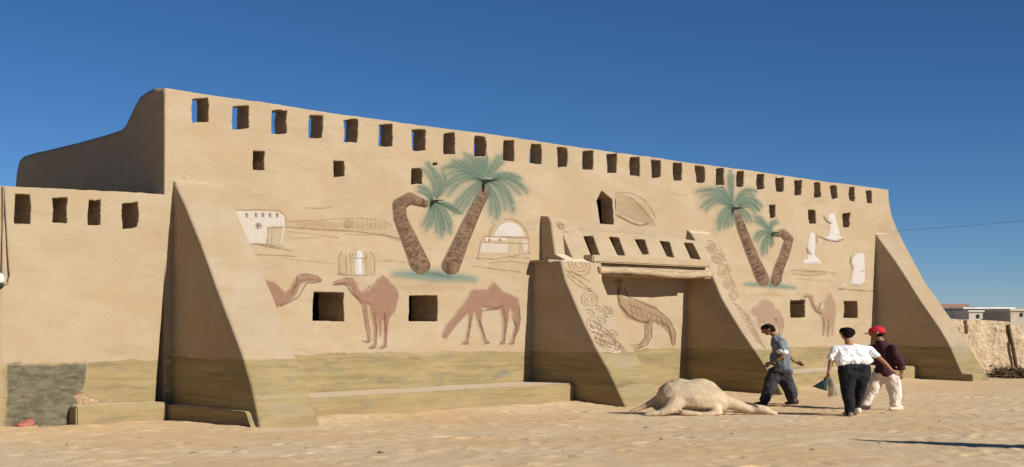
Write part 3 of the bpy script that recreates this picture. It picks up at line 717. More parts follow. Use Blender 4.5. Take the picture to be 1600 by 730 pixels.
def camel_r2(cv):
    camel_body(cv, [[(1296, 460, 3), (1296, 470, 8), (1297, 484, 10), (1297, 496, 9)], [(1254, 462, 1.5), (1262, 461, 3.5), (1268, 464, 4), (1270, 476, 4), (1278, 486, 5), (1286, 488, 7)],
                    [(1286, 492, 5), (1287, 510, 3), (1286, 522, 2)], [(1294, 498, 6), (1293, 524, 2.4)], [(1300, 496, 6), (1300, 522, 2.4)]],
               [[(1256, 464), (1264, 465), (1268, 475), (1274, 486), (1282, 490)], [(1286, 495), (1287, 515), (1286, 524)], [(1293, 500), (1294, 526)], [(1282, 474), (1278, 484)]], pc(174, 138, 104), .8)
relief('camel_relief', fort, (400, 420, 506, 505), camel_left, lift=.003, label='painted camel relief half hidden behind the left buttress')
relief('camel_relief', fort, (512, 415, 630, 549), camel_mid, lift=.004, label='painted camel relief standing beside the square window')
relief('camel_relief', fort, (682, 434, 822, 545), camel_graze, lift=.003, label='painted camel relief with its head down grazing')
relief('camel_relief', fort, (1168, 460, 1230, 540), camel_r1, lift=.003, label='faded camel relief beside the carved gate buttress')
relief('camel_relief', fort, (1250, 450, 1312, 530), camel_r2, lift=.003, label='faded camel relief between the two right windows')

def landscape(cv):
    for pts, a in [([(446, 355), (480, 358), (520, 360), (560, 362), (600, 367), (625, 373)], .9), ([(448, 346), (500, 344), (560, 340), (600, 346), (612, 352)], .5), ([(450, 362), (490, 366), (530, 372)], .5), ([(540, 366), (600, 368), (625, 376)], .55),
                   ([(400, 383), (430, 388), (455, 392)], .8), ([(402, 398), (430, 399), (462, 401)], .85), ([(460, 372), (500, 371)], .3), ([(480, 325), (505, 326), (520, 322)], .6), ([(440, 404), (520, 412), (620, 406)], .35), ([(600, 408), (640, 410)], .4)]:
        cv.line(pts, LINE, 1.0, a)
    for x in range(552, 604, 7): cv.line([(x, 342), (x, 358)], LINE, .7, .4)
    for x in range(490, 520, 7): cv.line([(x, 346), (x + 3, 352)], LINE, .8, .4)
    ringlet(cv, 543, 350, 7, 6, 0, 2, LINE)
    cv.lay(.25 * (1 - sm(np.abs(cv.Y - 352 - .02 * (cv.X - 500)), 2, 9)) * sm(cv.X, 445, 470) * (1 - sm(cv.X, 600, 618)), LINE)
relief('landscape_relief', fort, (392, 318, 636, 416), landscape, lift=.001)
def house(cv):
    cv.poly([(360, 330), (433, 331), (443, 336), (445, 350), (440, 384), (360, 382)], WHITE, 1.8, .78, .025, .8)
    cv.line([(360, 328), (420, 328), (437, 330), (446, 338), (446, 352)], LINE, 1, .9)
    for x in (384, 398, 409, 420, 431): cv.poly([(x - 2, 333), (x + 2.5, 333), (x + 2, 340), (x - 1, 340)], LINED, .8, .8, -.01)
    cv.poly([(398, 349), (407, 349), (407, 358), (398, 358)], pc(180, 165, 140), .8, .8, -.01); cv.line([(402, 349), (402, 358)], LINED, .5); cv.line([(398, 353), (407, 353)], LINED, .5)
    cv.poly([(418, 356), (440, 356), (437, 384), (416, 384)], WALL_ALB * .92, .8, 1, -.015); cv.line([(416, 384), (417, 356), (441, 355)], LINE, .9, .9); cv.line([(424, 362), (423, 384)], LINE, .9, .6)
    cv.line([(396, 381), (420, 384), (442, 388)], LINED, .9, .8)
relief('house_relief', fort, (362, 322, 452, 392), house, lift=.003, label='white painted relief of a small flat roofed house')
def dome(cv):
    arc = [(794 + 31 * math.cos(t), 375 - 33 * math.sin(t)) for t in np.linspace(0.1, 3.05, 20)]
    ins = [(794 + 24 * math.cos(t), 372 - 25 * math.sin(t)) for t in np.linspace(0, 3.14, 20)]
    cv.poly(ins, WHITE, 1, .75, .02, .3); cv.line(arc, LINE, 1.6, .6)
    cv.poly([(752, 380), (795, 382), (794, 396), (748, 396)], WHITE, 1.5, .5, .01, .4); cv.poly([(757, 371), (792, 372), (792, 377), (757, 377)], pc(240, 220, 196), .8, .8, .01)
    cv.poly([(814, 377), (824, 377), (824, 395), (816, 394)], WHITE, 1, .4, .01, .4)
    for pts, a in [([(746, 405), (750, 380), (757, 370), (800, 371), (826, 372)], .8), ([(755, 379), (795, 380), (826, 381)], .8), ([(742, 404), (775, 405), (800, 400), (830, 396)], .8), ([(765, 411), (800, 408), (826, 413)], .7), ([(738, 416), (765, 419), (790, 423), (812, 425)], .8), ([(795, 382), (795, 400)], .5), ([(812, 376), (813, 395)], .5), ([(826, 372), (827, 398)], .6), ([(800, 402), (828, 404)], .7)]:
        cv.line(pts, LINE, .9, a)
    cv.poly([(778, 373), (782, 373), (782, 377), (778, 377)], LINED, .5, .8); cv.poly([(762, 373), (765, 373), (765, 377), (762, 377)], LINED, .5, .8)
relief('domed_building_relief', fort, (734, 336, 831, 430), dome, lift=.003, label='painted relief of a white dome over low walls')
def robed(cv):
    cv.blobs([[(561, 388.5, 2.2)], [(561, 396, 5), (561, 402, 6)], [(560, 405, 6), (560, 427, 6.5)]], WHITE, 1, 1, .035, .1)
    cv.line([(553, 404), (570, 404)], LINED, .8, .8); cv.line([(552, 396), (550, 404)], LINED, .8, .7); cv.line([(572, 394), (573, 404)], LINED, .8, .7)
    for x in (537, 580): cv.blobs([[(x, 392, 2)], [(x, 400, 6), (x, 424, 7)]], pc(200, 172, 132), 2, .7, .012)
    for pts in ([(530, 428), (529, 402), (534, 393)], [(547, 396), (549, 428)], [(572, 400), (572, 428)], [(578, 394), (586, 404), (584, 428)], [(528, 429), (556, 431), (574, 430)], [(540, 400), (541, 426)]): cv.line(pts, LINE, .9, .8)
relief('robed_figure_relief', fort, (522, 382, 592, 435), robed, lift=.003, label='small white robed figures in relief above the camels')
def shell(cv):
    for k in range(11):
        t = k / 10; cv.line(bez((956, 304 + 2 + 3.4 * k), (980 + 20 * t, 296 + 4.2 * k), (1026 - 28 * (1 - t) ** 1.4 * 1.0, 322 + 3.4 * k), 14), LINE, .8, .55 - .1 * t)
    cv.line([(958, 334), (970, 340), (985, 348), (1000, 353), (1012, 350)], LINED, 1.3, .95)
    cv.line(bez((950, 302), (1005, 292), (1024, 340)), LINE, 1., .7); cv.blobs([[(960, 318, 10), (1000, 330, 18), (1015, 345, 8)]], LINE, 14, .22, .02)
relief('shell_relief', fort, (960, 292, 1034, 360), shell, lift=.002)
def bird(cv):
    bl = pc(160, 122, 84)
    cv.blobs([[(968, 440, 4), (968, 456, 4.5), (972, 474, 7), (985, 488, 11), (1005, 494, 12), (1024, 494, 10), (1040, 505, 8), (1050, 520, 6), (1053, 538, 2.5)], [(978, 470, 6), (1000, 478, 9), (1020, 484, 8)]], bl, 2.5, .65, .03, .4)
    cv.blobs([[(1012, 502, 5), (1013, 518, 3.2), (1011, 532, 3)], [(1010, 532, 3), (1000, 541, 2), (990, 545, 1.4)], [(958, 441, 2), (968, 438, 4)]], bl, 1.5, .75, .025)
    cv.line([(966, 448), (965, 462), (968, 478), (980, 492), (996, 502), (1012, 505)], LINED, 1.1); cv.line([(976, 450), (979, 462), (990, 468), (1008, 476), (1026, 484), (1044, 498), (1055, 520), (1054, 538)], LINED, 1.)
    cv.line([(1030, 500), (1044, 514), (1050, 538)], LINED, 1.); cv.line([(1008, 508), (1008, 528), (1000, 538), (984, 541)], LINED, 1.); cv.line([(1018, 506), (1018, 526), (1012, 538), (996, 546)], LINED, 1.)
    for k in range(16):
        x = 980 + (k % 8) * 8 + 2 * (k // 8); y = 476 + (k % 8) * 3 + 9 * (k // 8); cv.line(bez((x, y), (x + 5, y + 1), (x + 5, y + 7), 6), LINED, .7, .75)
relief('bird_relief', fort, (956, 436, 1061, 552), bird, lift=.003, label='carved relief of a long tailed bird under the gate')
def torso(cx, y0, sc_, kind):
    def f(cv):
        if kind == 0:   # bust with head turned
            cv.blobs([[(cx, y0 + 8, 6.5), (cx + 1, y0 + 14, 6)], [(cx + 3, y0 + 18, 6), (cx + 4, y0 + 32, 8.5), (cx + 2, y0 + 40, 8)], [(cx - 10, y0 + 40, 2.5), (cx + 14, y0 + 40, 3)]], WHITE, 1.5, .92, .04, .35)
            cv.line([(cx - 12, y0 + 6), (cx - 9, y0 + 13), (cx - 3, y0 + 17)], LINED, 1.5, .9); cv.line([(cx - 20, y0 + 38), (cx - 6, y0 + 44), (cx + 8, y0 + 46), (cx + 18, y0 + 42)], LINED, 1.2, .9)
        elif kind == 1:
            cv.blobs([[(cx, y0 + 5, 5), (cx - 1, y0 + 20, 6), (cx - 1, y0 + 32, 6)], [(cx - 11, y0 + 46, 4), (cx + 6, y0 + 44, 6), (cx + 12, y0 + 48, 3)], [(cx - 1, y0 + 34, 6), (cx - 1, y0 + 44, 7)]], WHITE, 1.5, .92, .04, .35)
            cv.line([(cx - 8, y0 + 24), (cx - 6, y0 + 32), (cx - 3, y0 + 34)], LINED, 1.2, .9); cv.line([(cx + 8, y0 + 2), (cx + 8, y0 + 16)], LINE, 1.2, .8)
        else:
            cv.poly([(cx - 6, y0 + 3), (cx + 3, y0), (cx + 10, y0 + 2), (cx + 11, y0 + 46), (cx + 4, y0 + 52), (cx - 12, y0 + 50), (cx - 10, y0 + 40), (cx - 8, y0 + 28), (cx - 10, y0 + 14)], WHITE, 1.4, .92, .045, .3)
            cv.line([(cx - 11, y0 + 6), (cx - 12, y0 + 16), (cx - 9, y0 + 24)], LINED, 1.3, .9); cv.line([(cx + 4, y0 + 29), (cx + 8, y0 + 29)], LINED, .9, .8); cv.line([(cx - 30, y0 + 56), (cx - 8, y0 + 58), (cx + 16, y0 + 60), (cx + 26, y0 + 60)], LINED, 1., .85)
            cv.blobs([[(cx - 26, y0 + 50, 1.6), (cx - 18, y0 + 51, 1.6)]], WHITE, .8, .8, .02)
    return f
relief('statue_relief', fort, (1274, 326, 1328, 384), torso(1299, 332, 1, 0), lift=.004, label='white bust relief nearest the parapet')
relief('statue_relief', fort, (1244, 358, 1288, 422), torso(1268, 363, 1, 1), lift=.004, label='white column like torso relief beside the palm')
relief('statue_relief', fort, (1306, 388, 1367, 462), torso(1340, 395, 1, 2), lift=.004, label='white block torso relief beside the far buttress')
def dunes(cv):
    for pts, a in [([(1232, 422), (1260, 424), (1290, 425), (1310, 428)], .7), ([(1238, 428), (1262, 431), (1290, 428)], .5), ([(1250, 436), (1300, 440)], .3)]: cv.line(pts, LINE, 1.2, a)
    cv.lay(.25 * (1 - sm(np.hypot((cv.X - 1265) / 35, (cv.Y - 426) / 8), .2, 1)), LINE)
relief('landscape_relief', fort, (1228, 416, 1306, 446), dunes, lift=.001)

# ------------------------------------------------------------ left enclosure wall
lw = empty('enclosure_wall', tuple(P3(-2, 0, 0)))
tag(lw, 'lower sand plaster wall with four slit openings and a grey cement patch, left of the fort', 'wall')
LH = [rect(22, 304, 48, 349, 2.0), rect(82, 309, 105, 349, 1.5), rect(138, 313, 158, 353, 1.5), rect(191, 317, 216, 357, 2.0)]
ltp = np.array([W(x, y, .06) for x, y in [(-400, 268), (0, 291), (60, 293), (140, 297), (200, 300), (268, 305)]])
def left_marks(cv, S, H):
    d = poly_sd(cv.X, cv.Y, [(10, 566), (60, 569), (136, 566), (134, 600), (128, 622), (112, 640), (108, 670), (6, 670)]) + 6 * fbm(cv.X * .06, cv.Y * .08, 3)
    tex = fbm(cv.X * .08, cv.Y * .2, 4)
    g = pc(114, 106, 80) + (pc(144, 132, 102) - pc(114, 106, 80)) * sm(tex + .6 * fbm(cv.X * .3, cv.Y * .5, 3), -.25, .25)[..., None]
    a = (1 - sm(d + 2.5 * fbm(cv.X * .3, cv.Y * .3, 3), -5, 2.5)); cv.lay(a, g, a * (.016 + .07 * fbm(cv.X * .07, cv.Y * .25, 4)))
    # broken plaster over the bench
    d = poly_sd(cv.X, cv.Y, [(114, 622), (122, 613), (134, 612), (146, 624), (176, 626), (178, 630), (118, 634)]) + 6 * fbm(cv.X * .15, cv.Y * .15, 3)
    b_ = (1 - sm(d, -2, 1)); cv.lay(b_ * .8, pc(206, 170, 124), b_ * (.02 + .10 * fbm(cv.X * .35, cv.Y * .35, 4)))
    for p in ([(118, 616), (130, 613), (142, 622), (156, 627), (190, 628), (228, 627)], [(140, 612), (152, 616)], [(22, 568), (34, 567)], [(24, 584), (32, 586)]): cv.line(p, LINED, .9, .9, -.02)
    cv.blobs([[(194, 612, 5), (198, 618, 3)], [(163, 612, 1.5)]], pc(150, 128, 84), 3, .7)
    cv.lay(.35 * sm(cv.X, 6, 3) , pc(190, 165, 110))
pxl = np.concatenate([np.linspace(-420, -2, 80), np.linspace(0, 268, 240)]); scl = np.array([W(x, HY, .06)[0] for x in pxl])
sEnd = scl[-1]
def send(S, H):          # the free right-hand end leans outward to the foot
    q = np.clip((4.0 - H) / 4.0, 0, 1.1); shift = -.36 * q ** .8
    return S + shift * sm(S, sEnd - 1.2, sEnd)
thick_wall('wall_body', lw, scl, 190, lambda s: np.interp(s, ltp[:, 0], ltp[:, 1]) + .02 * fbm(s * 1.5, s * 0, 3) + .02 * fbm(s * 5, s * 0 + 4, 3), -.5, .85, [to_sh(h, .06) for h in LH], n0=.06, canvas_fn=left_marks, band=lambda s: 1.02 + 0 * s, hole_names='wall_slit', send=send)
o = boxmesh('bench', W(120, 640, .36)[0], sA - .35, .02, .36, -.5, .235, PLASTER, lw, segs=30, bev=.025, noise_amp=.012)

# cable and lamp on the enclosure wall
M_CABLE = simple('cable_rubber', (.27, .21, .15), .1, 8); M_WHITE = simple('white_enamel', (.55, .53, .48), .05, 20, .4); M_DARK = simple('dark_plastic', (.05, .045, .04), .1, 20)
def tube(pts, r, k=8, rad=None):
    pts = [np.array(p, float) for p in pts]; V = []; Fc = []
    for i, p in enumerate(pts):
        a = pts[max(i - 1, 0)]; b_ = pts[min(i + 1, len(pts) - 1)]; t = b_ - a; t /= np.linalg.norm(t)
        up = np.array([0, 0, 1.]) if abs(t[2]) < .9 else np.array([1., 0, 0]); e1 = np.cross(t, up); e1 /= np.linalg.norm(e1); e2 = np.cross(t, e1)
        rr = rad[i] if rad is not None else r
        for j in range(k): g = 2 * math.pi * j / k; V.append(p + rr * (math.cos(g) * e1 + math.sin(g) * e2))
    for i in range(len(pts) - 1):
        for j in range(k): Fc.append((i * k + j, i * k + (j + 1) % k, (i + 1) * k + (j + 1) % k, (i + 1) * k + j))
    Fc.append(tuple(range(k))[::-1]); Fc.append(tuple((len(pts) - 1) * k + j for j in range(k)))
    return V, Fc
def join(parts):
    V, Fc = [], []
    for v, f in parts:
        b_ = len(V); V += list(v); Fc += [tuple(i + b_ for i in q) for q in f]
    return np.array(V), Fc
def onl(x, y, off=.1): s, h = W(x, y, off); return P3(s, off, h)
v1 = tube([onl(*p) for p in [(5, 291), (5, 330), (4, 380), (3, 430)]], .011); v2 = tube([onl(*p) for p in [(7, 292), (9, 330), (13, 400), (15, 430), (12, 443), (5, 446)]], .014)
o = mesh('cable', *join([v1, v2]), M_CABLE); tag(o, 'thin brown cable loop running down the low wall to a white lamp', 'cable')
lamp = empty('wall_lamp', tuple(onl(1, 440, .06))); tag(lamp, 'small white wall lamp at the end of the cable on the low wall', 'lamp')
c = onl(-1, 436, .14)
bm = bmesh.new(); bmesh.ops.create_uvsphere(bm, u_segments=20, v_segments=12, radius=1)
for v in bm.verts: v.co = Vector((c[0] + v.co.x * .085, c[1] + v.co.y * .06, c[2] + v.co.z * .11))
V = np.array([v.co[:] for v in bm.verts]); Fc = [[v.index for v in f.verts] for f in bm.faces]; bm.free()
mesh('lamp_shade', V, Fc, M_WHITE, lamp)
mesh('lamp_base', *tube([onl(1, 448, .10), onl(1, 444, .14), onl(1, 440, .16)], .05), M_DARK, lamp)

# ------------------------------------------------------------ far side: rubble wall, town, bush, cables
def make_rubble():
    m, nt, b = nmat('rubble_render'); geo = nt.nodes.new('ShaderNodeNewGeometry'); v = geo.outputs['Position']
    vo = nt.nodes.new('ShaderNodeTexVoronoi'); vo.inputs['Scale'].default_value = 3.2; nt.links.new(v, vo.inputs['Vector'])
    n1 = noise(nt, v, 2.2, 5, .65); n2 = noise(nt, v, 9, 4, .6)
    c = mixc(nt, mrange(nt, n1, .35, .65), (.33, .25, .165), (.52, .43, .31)); c = mixc(nt, mrange(nt, vo.outputs[0], .0, .35, .0, .5), c, (.42, .30, .18)); c = mixc(nt, mrange(nt, n2, .55, .75, 0, .7), c, (.62, .55, .44))
    nt.links.new(c, b.inputs['Base Color']); bp = nd(nt, 'ShaderNodeBump'); bp.inputs['Strength'].default_value = 1; bp.inputs['Distance'].default_value = .1
    nt.links.new(mth(nt, 'ADD', n1, n2), bp.inputs['Height']); nt.links.new(bp.outputs[0], b.inputs['Normal']); return m
def rubble_wall():
    D0 = 50.
    def pt(px, py, D): return np.array([(px - 800) / F * D, D, CZ - (py - HY) * D / F])
    root = empty('rubble_wall', tuple(pt(1560, 572, 50))); tag(root, 'rough rubble stone wall with crumbling cream render, beyond the far buttress', 'wall')
    xs = np.linspace(1470, 1760, 340); D = 49 + (xs - 1470) * .012
    topy = np.interp(xs, [1470, 1500, 1540, 1575, 1583, 1590, 1600, 1760], [498, 499, 500, 503, 507, 508, 509, 512]) + 1.5 * fbm(xs * .15, xs * 0, 3)
    V = np.linspace(0, 1, 90)[:, None]; X = (xs - 800) / F * D; Zt = CZ - (topy - HY) * D / F; Z = -.6 + V * (Zt + .6); Xg = np.broadcast_to(X, Z.shape); 
    disp = .22 * fbm(Xg * 1.6, Z * 2.0, 4) + .10 * np.abs(fbm(Xg * 4, Z * 4.5, 3))
    # dark crack
    PXg = 800 + F * Xg / D; PYg = HY - F * (Z - CZ) / D
    for pts, dp, w in ([[(1508, 503), (1510, 520)], .18, 2.],):
        dd = seg_dist(PXg, PYg, pts)[0]; disp = disp - dp * (1 - sm(dd, w * .6, w * 1.4))
    Y = D - disp; P = np.stack([Xg, Y, Z], -1); B = np.stack([Xg, np.broadcast_to(D + .45, Z.shape), Z], -1); nv = Z.size; idx = np.arange(nv).reshape(Z.shape)
    c = lambda i: np.stack([i[:-1, :-1], i[:-1, 1:], i[1:, 1:], i[1:, :-1]], -1).reshape(-1, 4); t = idx[-1]
    Fs = [c(idx), c(idx + nv)[:, ::-1], np.stack([t[:-1], t[1:], t[1:] + nv, t[:-1] + nv], -1)]
    for e in (idx[:, 0], idx[:, -1]): Fs.append(np.stack([e[:-1], e[1:], e[1:] + nv, e[:-1] + nv], -1))
    mesh('wall_body', np.concatenate([P.reshape(-1, 3), B.reshape(-1, 3)]), np.concatenate(Fs), make_rubble(), root)
    a = pt(1575, 507, 50.22); b_ = pt(1588, 574, 50.22)
    mesh('post', *tube([a, (a + b_) / 2 + np.array([.02, 0, 0]), b_], .075, 7), M_WOOD, root)['label'] = 'dark leaning timber set into the rubble wall'
rubble_wall()
def simple_box(bm, x0, x1, y0, y1, z0, z1, bev=0):
    r = bmesh.ops.create_cube(bm, size=1)
    for v in r['verts']: v.co = Vector((x0 + (v.co.x + .5) * (x1 - x0), y0 + (v.co.y + .5) * (y1 - y0), z0 + (v.co.z + .5) * (z1 - z0)))
    return r['verts']
def bmobj(name, bm, mat, parent, bev=0):
    if bev: bmesh.ops.bevel(bm, geom=bm.edges[:], offset=bev, segments=2, affect='EDGES')
    V = [v.co[:] for v in bm.verts]; Fc = [[v.index for v in f.verts] for f in bm.faces]; bm.free()
    return mesh(name, np.array(V), Fc, mat, parent, False)
def far_house(label, px0, px1, ytop, D, wallc, roofc, dep=9, par=.25, wins=(), tank=None):
    x0 = (px0 - 800) / F * D; x1 = (px1 - 800) / F * D; zt = CZ - (ytop - HY) * D / F; z0 = -.6
    root = empty('town_house', ((x0 + x1) / 2, D + dep / 2, z0)); tag(root, label, 'house', 'houses of the distant village')
    bm = bmesh.new(); simple_box(bm, x0, x1, D, D + dep, z0, zt - par); bmobj('wall', bm, simple('far_wall', wallc, .12, 1.2), root)
    bm = bmesh.new(); simple_box(bm, x0 - .12, x1 + .12, D - .12, D + dep + .12, zt - par, zt); bmobj('roof', bm, simple('far_parapet', roofc, .08, 1.2), root, .03)
    for (wx, wy, ww, wh) in wins:
        cx = (wx - 800) / F * D; cz = CZ - (wy - HY) * D / F; w = ww / F * D / 2; h = wh / F * D / 2
        bm = bmesh.new(); simple_box(bm, cx - w, cx + w, D - .05, D + .1, cz - h, cz + h); bmobj('window', bm, simple('window_dark', (.03, .03, .035), .1, 3, .3), root)
    return root
far_house('low reddish brick house, leftmost of the distant row', 1452, 1512, 475, 118, (.26, .15, .12), (.28, .16, .13), 10, .7, [(1488, 490, 5, 5), (1500, 490, 4, 5)])
far_house('long dark grey shed with a bright white roof edge', 1506, 1584, 480.5, 112, (.17, .14, .12), (.75, .74, .70), 12, .14, [(1546, 490, 5, 5), (1560, 491, 4, 6), (1572, 490, 4, 5)])
far_house('small white house with one dark window', 1514, 1535.5, 485, 100, (.52, .47, .40), (.58, .54, .47), 5, .15, [(1528, 494.5, 4.5, 6)])
far_house('cream house at the right end of the distant row', 1579, 1640, 482.5, 98, (.44, .38, .29), (.50, .44, .35), 9, .2, [(1596, 492, 4, 6)])
far_house('brown flat roofed house with a raised corner room', 1505, 1524, 479, 132, (.22, .16, .13), (.24, .18, .15), 8, .3, [(1516, 486, 3, 4)])

def bush():
    x, D = on_ground(1583, 590); root = empty('dry_bush', (x, D, -.25)); tag(root, 'pile of dry brushwood lying at the foot of the rubble wall', 'brushwood')
    mb = simple('dry_twig', (.20, .13, .07), .3, 6); ml = simple('dry_leaf', (.09, .065, .035), .4, 4); rg = np.random.default_rng(8)
    st, lf = [], []
    for i in range(230):
        a = rg.uniform(0, 6.28); r = rg.uniform(0, .35); px_, py_ = x + 1.3 * r * math.cos(a) + .3, D + r * math.sin(a) * .8; L = rg.uniform(.35, .95); el = rg.uniform(.05, .9); b_ = rg.uniform(0, 6.28)
        p0 = np.array([px_, py_, -.25]); d = np.array([math.cos(b_) * math.cos(el) * 1.5, math.sin(b_) * math.cos(el), math.sin(el) * .62]) * L
        p = [p0, p0 + d * .5 + [0, 0, .06], p0 + d]; st.append(tube(p, .012, 4, [.016, .011, .005]))
        for k in range(9):
            c = p0 + d * rg.uniform(.3, 1) + rg.normal(0, .04, 3); n1 = rg.normal(0, 1, 3); n1 /= np.linalg.norm(n1); n2 = np.cross(n1, rg.normal(0, 1, 3)); n2 /= np.linalg.norm(n2); l = rg.uniform(.04, .1)
            lf.append(([c - n1 * l, c + n2 * l * .3, c + n1 * l, c - n2 * l * .3], [(0, 1, 2, 3)]))
    mesh('branches', *join(st), mb, root); mesh('dry_leaves', *join(lf), ml, root, False)
bush()
# overhead cable between two distant poles
def cable_line():
    a = np.array([(1180 - 800) / F * 80, 80., CZ - (360 - HY) * 80 / F]); b_ = np.array([(1800 - 800) / F * 60, 60., CZ - (318 - HY) * 60 / F])
    pts = [a + (b_ - a) * t + np.array([0, 0, -2.2 * t * (1 - t)]) for t in np.linspace(0, 1, 30)]
    o = mesh('overhead_cable', *tube(pts, .010, 6), M_CABLE); tag(o, 'thin overhead cable crossing the sky right of the fort', 'cable')
    for p, lb in ((a, 'pole behind the fort carrying the cable'), (b_, 'pole beyond the right edge carrying the cable')):
        pass
    V, Fc = tube([(b_[0], b_[1], -.3), (b_[0], b_[1], b_[2] + .4)], .12, 10); o = mesh('utility_pole', V, Fc, M_WOOD); tag(o, 'brown wooden utility pole holding the overhead cable', 'pole')
cable_line()

# rag and stones on the sand
def lump(name, px, py, sx, sy, sz, mat, label, cat, seed=0, rough=.5):
    x, D = on_ground(px, py); bm = bmesh.new(); bmesh.ops.create_icosphere(bm, subdivisions=4, radius=1)
    V = np.array([v.co[:] for v in bm.verts]); Fc = [[v.index for v in f.verts] for f in bm.faces]; bm.free()
    k = 1 + rough * (fbm(V[:, 0] * 1.7 + seed, V[:, 1] * 1.7 + V[:, 2] * 2, 3)) * 2
    V = V * k[:, None] * [sx, sy, sz]; V[:, 2] = np.maximum(V[:, 2], -sz * .3)
    o = mesh(name, V + [0, 0, 0], Fc, mat, None, True); o.location = (x, D, gz(x, D) + sz * .3); tag(o, label, cat); return o
M_RAG = simple('red_cloth', (.30, .10, .075), .35, 5, bump=1., dist=.05); M_STONE = simple('brown_stone', (.16, .12, .08), .3, 4)
lump('crumpled_rag', 34, 669, .20, .13, .10, M_RAG, 'crumpled faded red rag lying on the sand below the cement patch', 'rag', 3, .9)
lump('stone', 66, 669, .09, .08, .045, M_STONE, 'small dark brown stone on the sand beside the red rag', 'stone', 8)
lump('stone', 118, 655, .05, .05, .05, simple('pale_stone', (.4, .31, .2), .2, 5), 'small pale broken stone at the end of the low bench', 'stone', 15)
lump('stone', 302, 709, .05, .04, .02, M_STONE, 'small flat dark stone in the open sand below the left buttress', 'stone', 21)
lump('stone', 595, 708, .05, .04, .02, M_STONE, 'small flat dark stone in the open sand in front of the long bench', 'stone', 25)

def gravel():
    rg = np.random.default_rng(21); parts = []; 
    bm = bmesh.new(); bmesh.ops.create_icosphere(bm, subdivisions=1, radius=1); sv = np.array([v.co[:] for v in bm.verts]); sf = [tuple(v.index for v in f.verts) for f in bm.faces]; bm.free()
    for _ in range(420):
        x = rg.uniform(-9, 11); y = rg.uniform(16, 31)
        rel = np.array([x, y]) - P0; n = rel @ N
        if n < .5: continue
        r_ = rg.uniform(.005, .013) if rg.random() < .96 else rg.uniform(.016, .028)
        k = rg.uniform(.6, 1.3, sv.shape); parts.append((sv * k * r_ * [1.5, 1.2, .7] + [x, y, gz(x, y) + r_ * .2], sf))
    o = mesh('gravel', *join(parts), simple('pebble', (.22, .16, .10), .4, 1.5), None, False); tag(o, 'scattered small dark pebbles lying on the trampled sand', 'gravel', kind='stuff')
gravel()
# invented tapering form outside the view, added to cast a pointed shadow
tip = np.array(on_ground(1345, 688)); hd = np.array([sun_dir.x, sun_dir.y]); hd /= np.hypot(*hd)
Lp = 5.6; bp_ = tip + hd * Lp; hp = Lp * math.tan(R(SUN_EL))
tt = [0, .25, .5, .75, .9, 1]; V, Fc = tube([(bp_[0] + .02 * math.sin(9 * t), bp_[1], -.3 + t * (hp + .3)) for t in tt], .3, 18, [.85, .74, .56, .36, .19, .04])
o = mesh('shadow_caster', V, Fc, M_ROOF); tag(o, 'added unseen tapering form casting the long pointed shadow across the sand', 'shadow caster', kind='thing')
# ------------------------------------------------------------ people and the camel: continuous bodies grown from tapered limbs
_ico = None
def ico(r=2):
    global _ico
    if _ico is None:
        bm = bmesh.new(); bmesh.ops.create_icosphere(bm, subdivisions=r, radius=1); _ico = np.array([v.co[:] for v in bm.verts]); bm.free()
    return _ico
def grow(name, chains, voxel, mat, parent, origin, K=(1, 1, 1), smooth=3, wrinkle=None, shape=None):
    """chains of (x,y,z,r[,sy]) joined two by two as convex hulls, fused by a voxel remesh, then smoothed"""
    bm = bmesh.new(); sp = ico()
    for ch in chains:
        ch = [tuple(c) + (1.,) * (5 - len(c)) for c in ch]
        for a, b_ in zip(ch[:-1], ch[1:]) if len(ch) > 1 else [(ch[0], ch[0])]:
            vs = []
            for c in ((a, b_) if a is not b_ else (a,)):
                for q in sp: vs.append(bm.verts.new((c[0] + q[0] * c[3], c[1] + q[1] * c[3] * c[4], c[2] + q[2] * c[3])))
            r = bmesh.ops.convex_hull(bm, input=vs)
            junk = [g for g in set(r['geom_interior'] + r['geom_unused']) if isinstance(g, bmesh.types.BMVert) and g.is_valid]
            if junk: bmesh.ops.delete(bm, geom=junk, context='VERTS')
    me = bpy.data.meshes.new(name + '_src'); bm.to_mesh(me); bm.free()
    o = bpy.data.objects.new(name + '_src', me); COL.objects.link(o)
    m = o.modifiers.new('r', 'REMESH'); m.mode = 'VOXEL'; m.voxel_size = voxel
    if smooth: m = o.modifiers.new('s', 'SMOOTH'); m.factor = .5; m.iterations = smooth
    dg = bpy.context.evaluated_depsgraph_get(); ev = o.evaluated_get(dg); em = ev.to_mesh()
    V = np.empty(len(em.vertices) * 3, np.float32); em.vertices.foreach_get('co', V); V = V.reshape(-1, 3).astype(float)
    Nn = np.empty(len(em.vertices) * 3, np.float32); em.vertices.foreach_get('normal', Nn); Nn = Nn.reshape(-1, 3)
    Fc = [tuple(p.vertices) for p in em.polygons]; ev.to_mesh_clear(); bpy.data.objects.remove(o)
    if wrinkle:
        amp, sc_ = wrinkle; w = fbm(V[:, 0] * sc_ + V[:, 1] * sc_ * .6, V[:, 2] * sc_ * .55 - V[:, 1] * sc_ * .5 + V[:, 0] * sc_ * .5, 3)
        V = V + Nn * (amp * (w * 2))[:, None]
    if shape: V = shape(V)
    V = V * np.array(K) + np.array(origin)
    return mesh(name, V, Fc, mat, parent, True)
KP = 1.6
class Pose:
    """joint helper: photo row/column of a joint + depth offset -> body-local metres"""
    def __init__(s, px0, foot_y, D=None, K=KP):
        s.x0, s.D = on_ground(px0, foot_y); s.px0 = px0; s.K = K; s.zg = gz(s.x0, s.D); s.m = s.D / F; s.fy = HY + (CZ - s.zg) / s.m
    def __call__(s, px, py, y=0., r=.05, sy=1.): return ((px - s.px0) * s.m / s.K, y, (s.fy - py) * s.m, r, sy)
    def org(s): return (s.x0, s.D, s.zg)
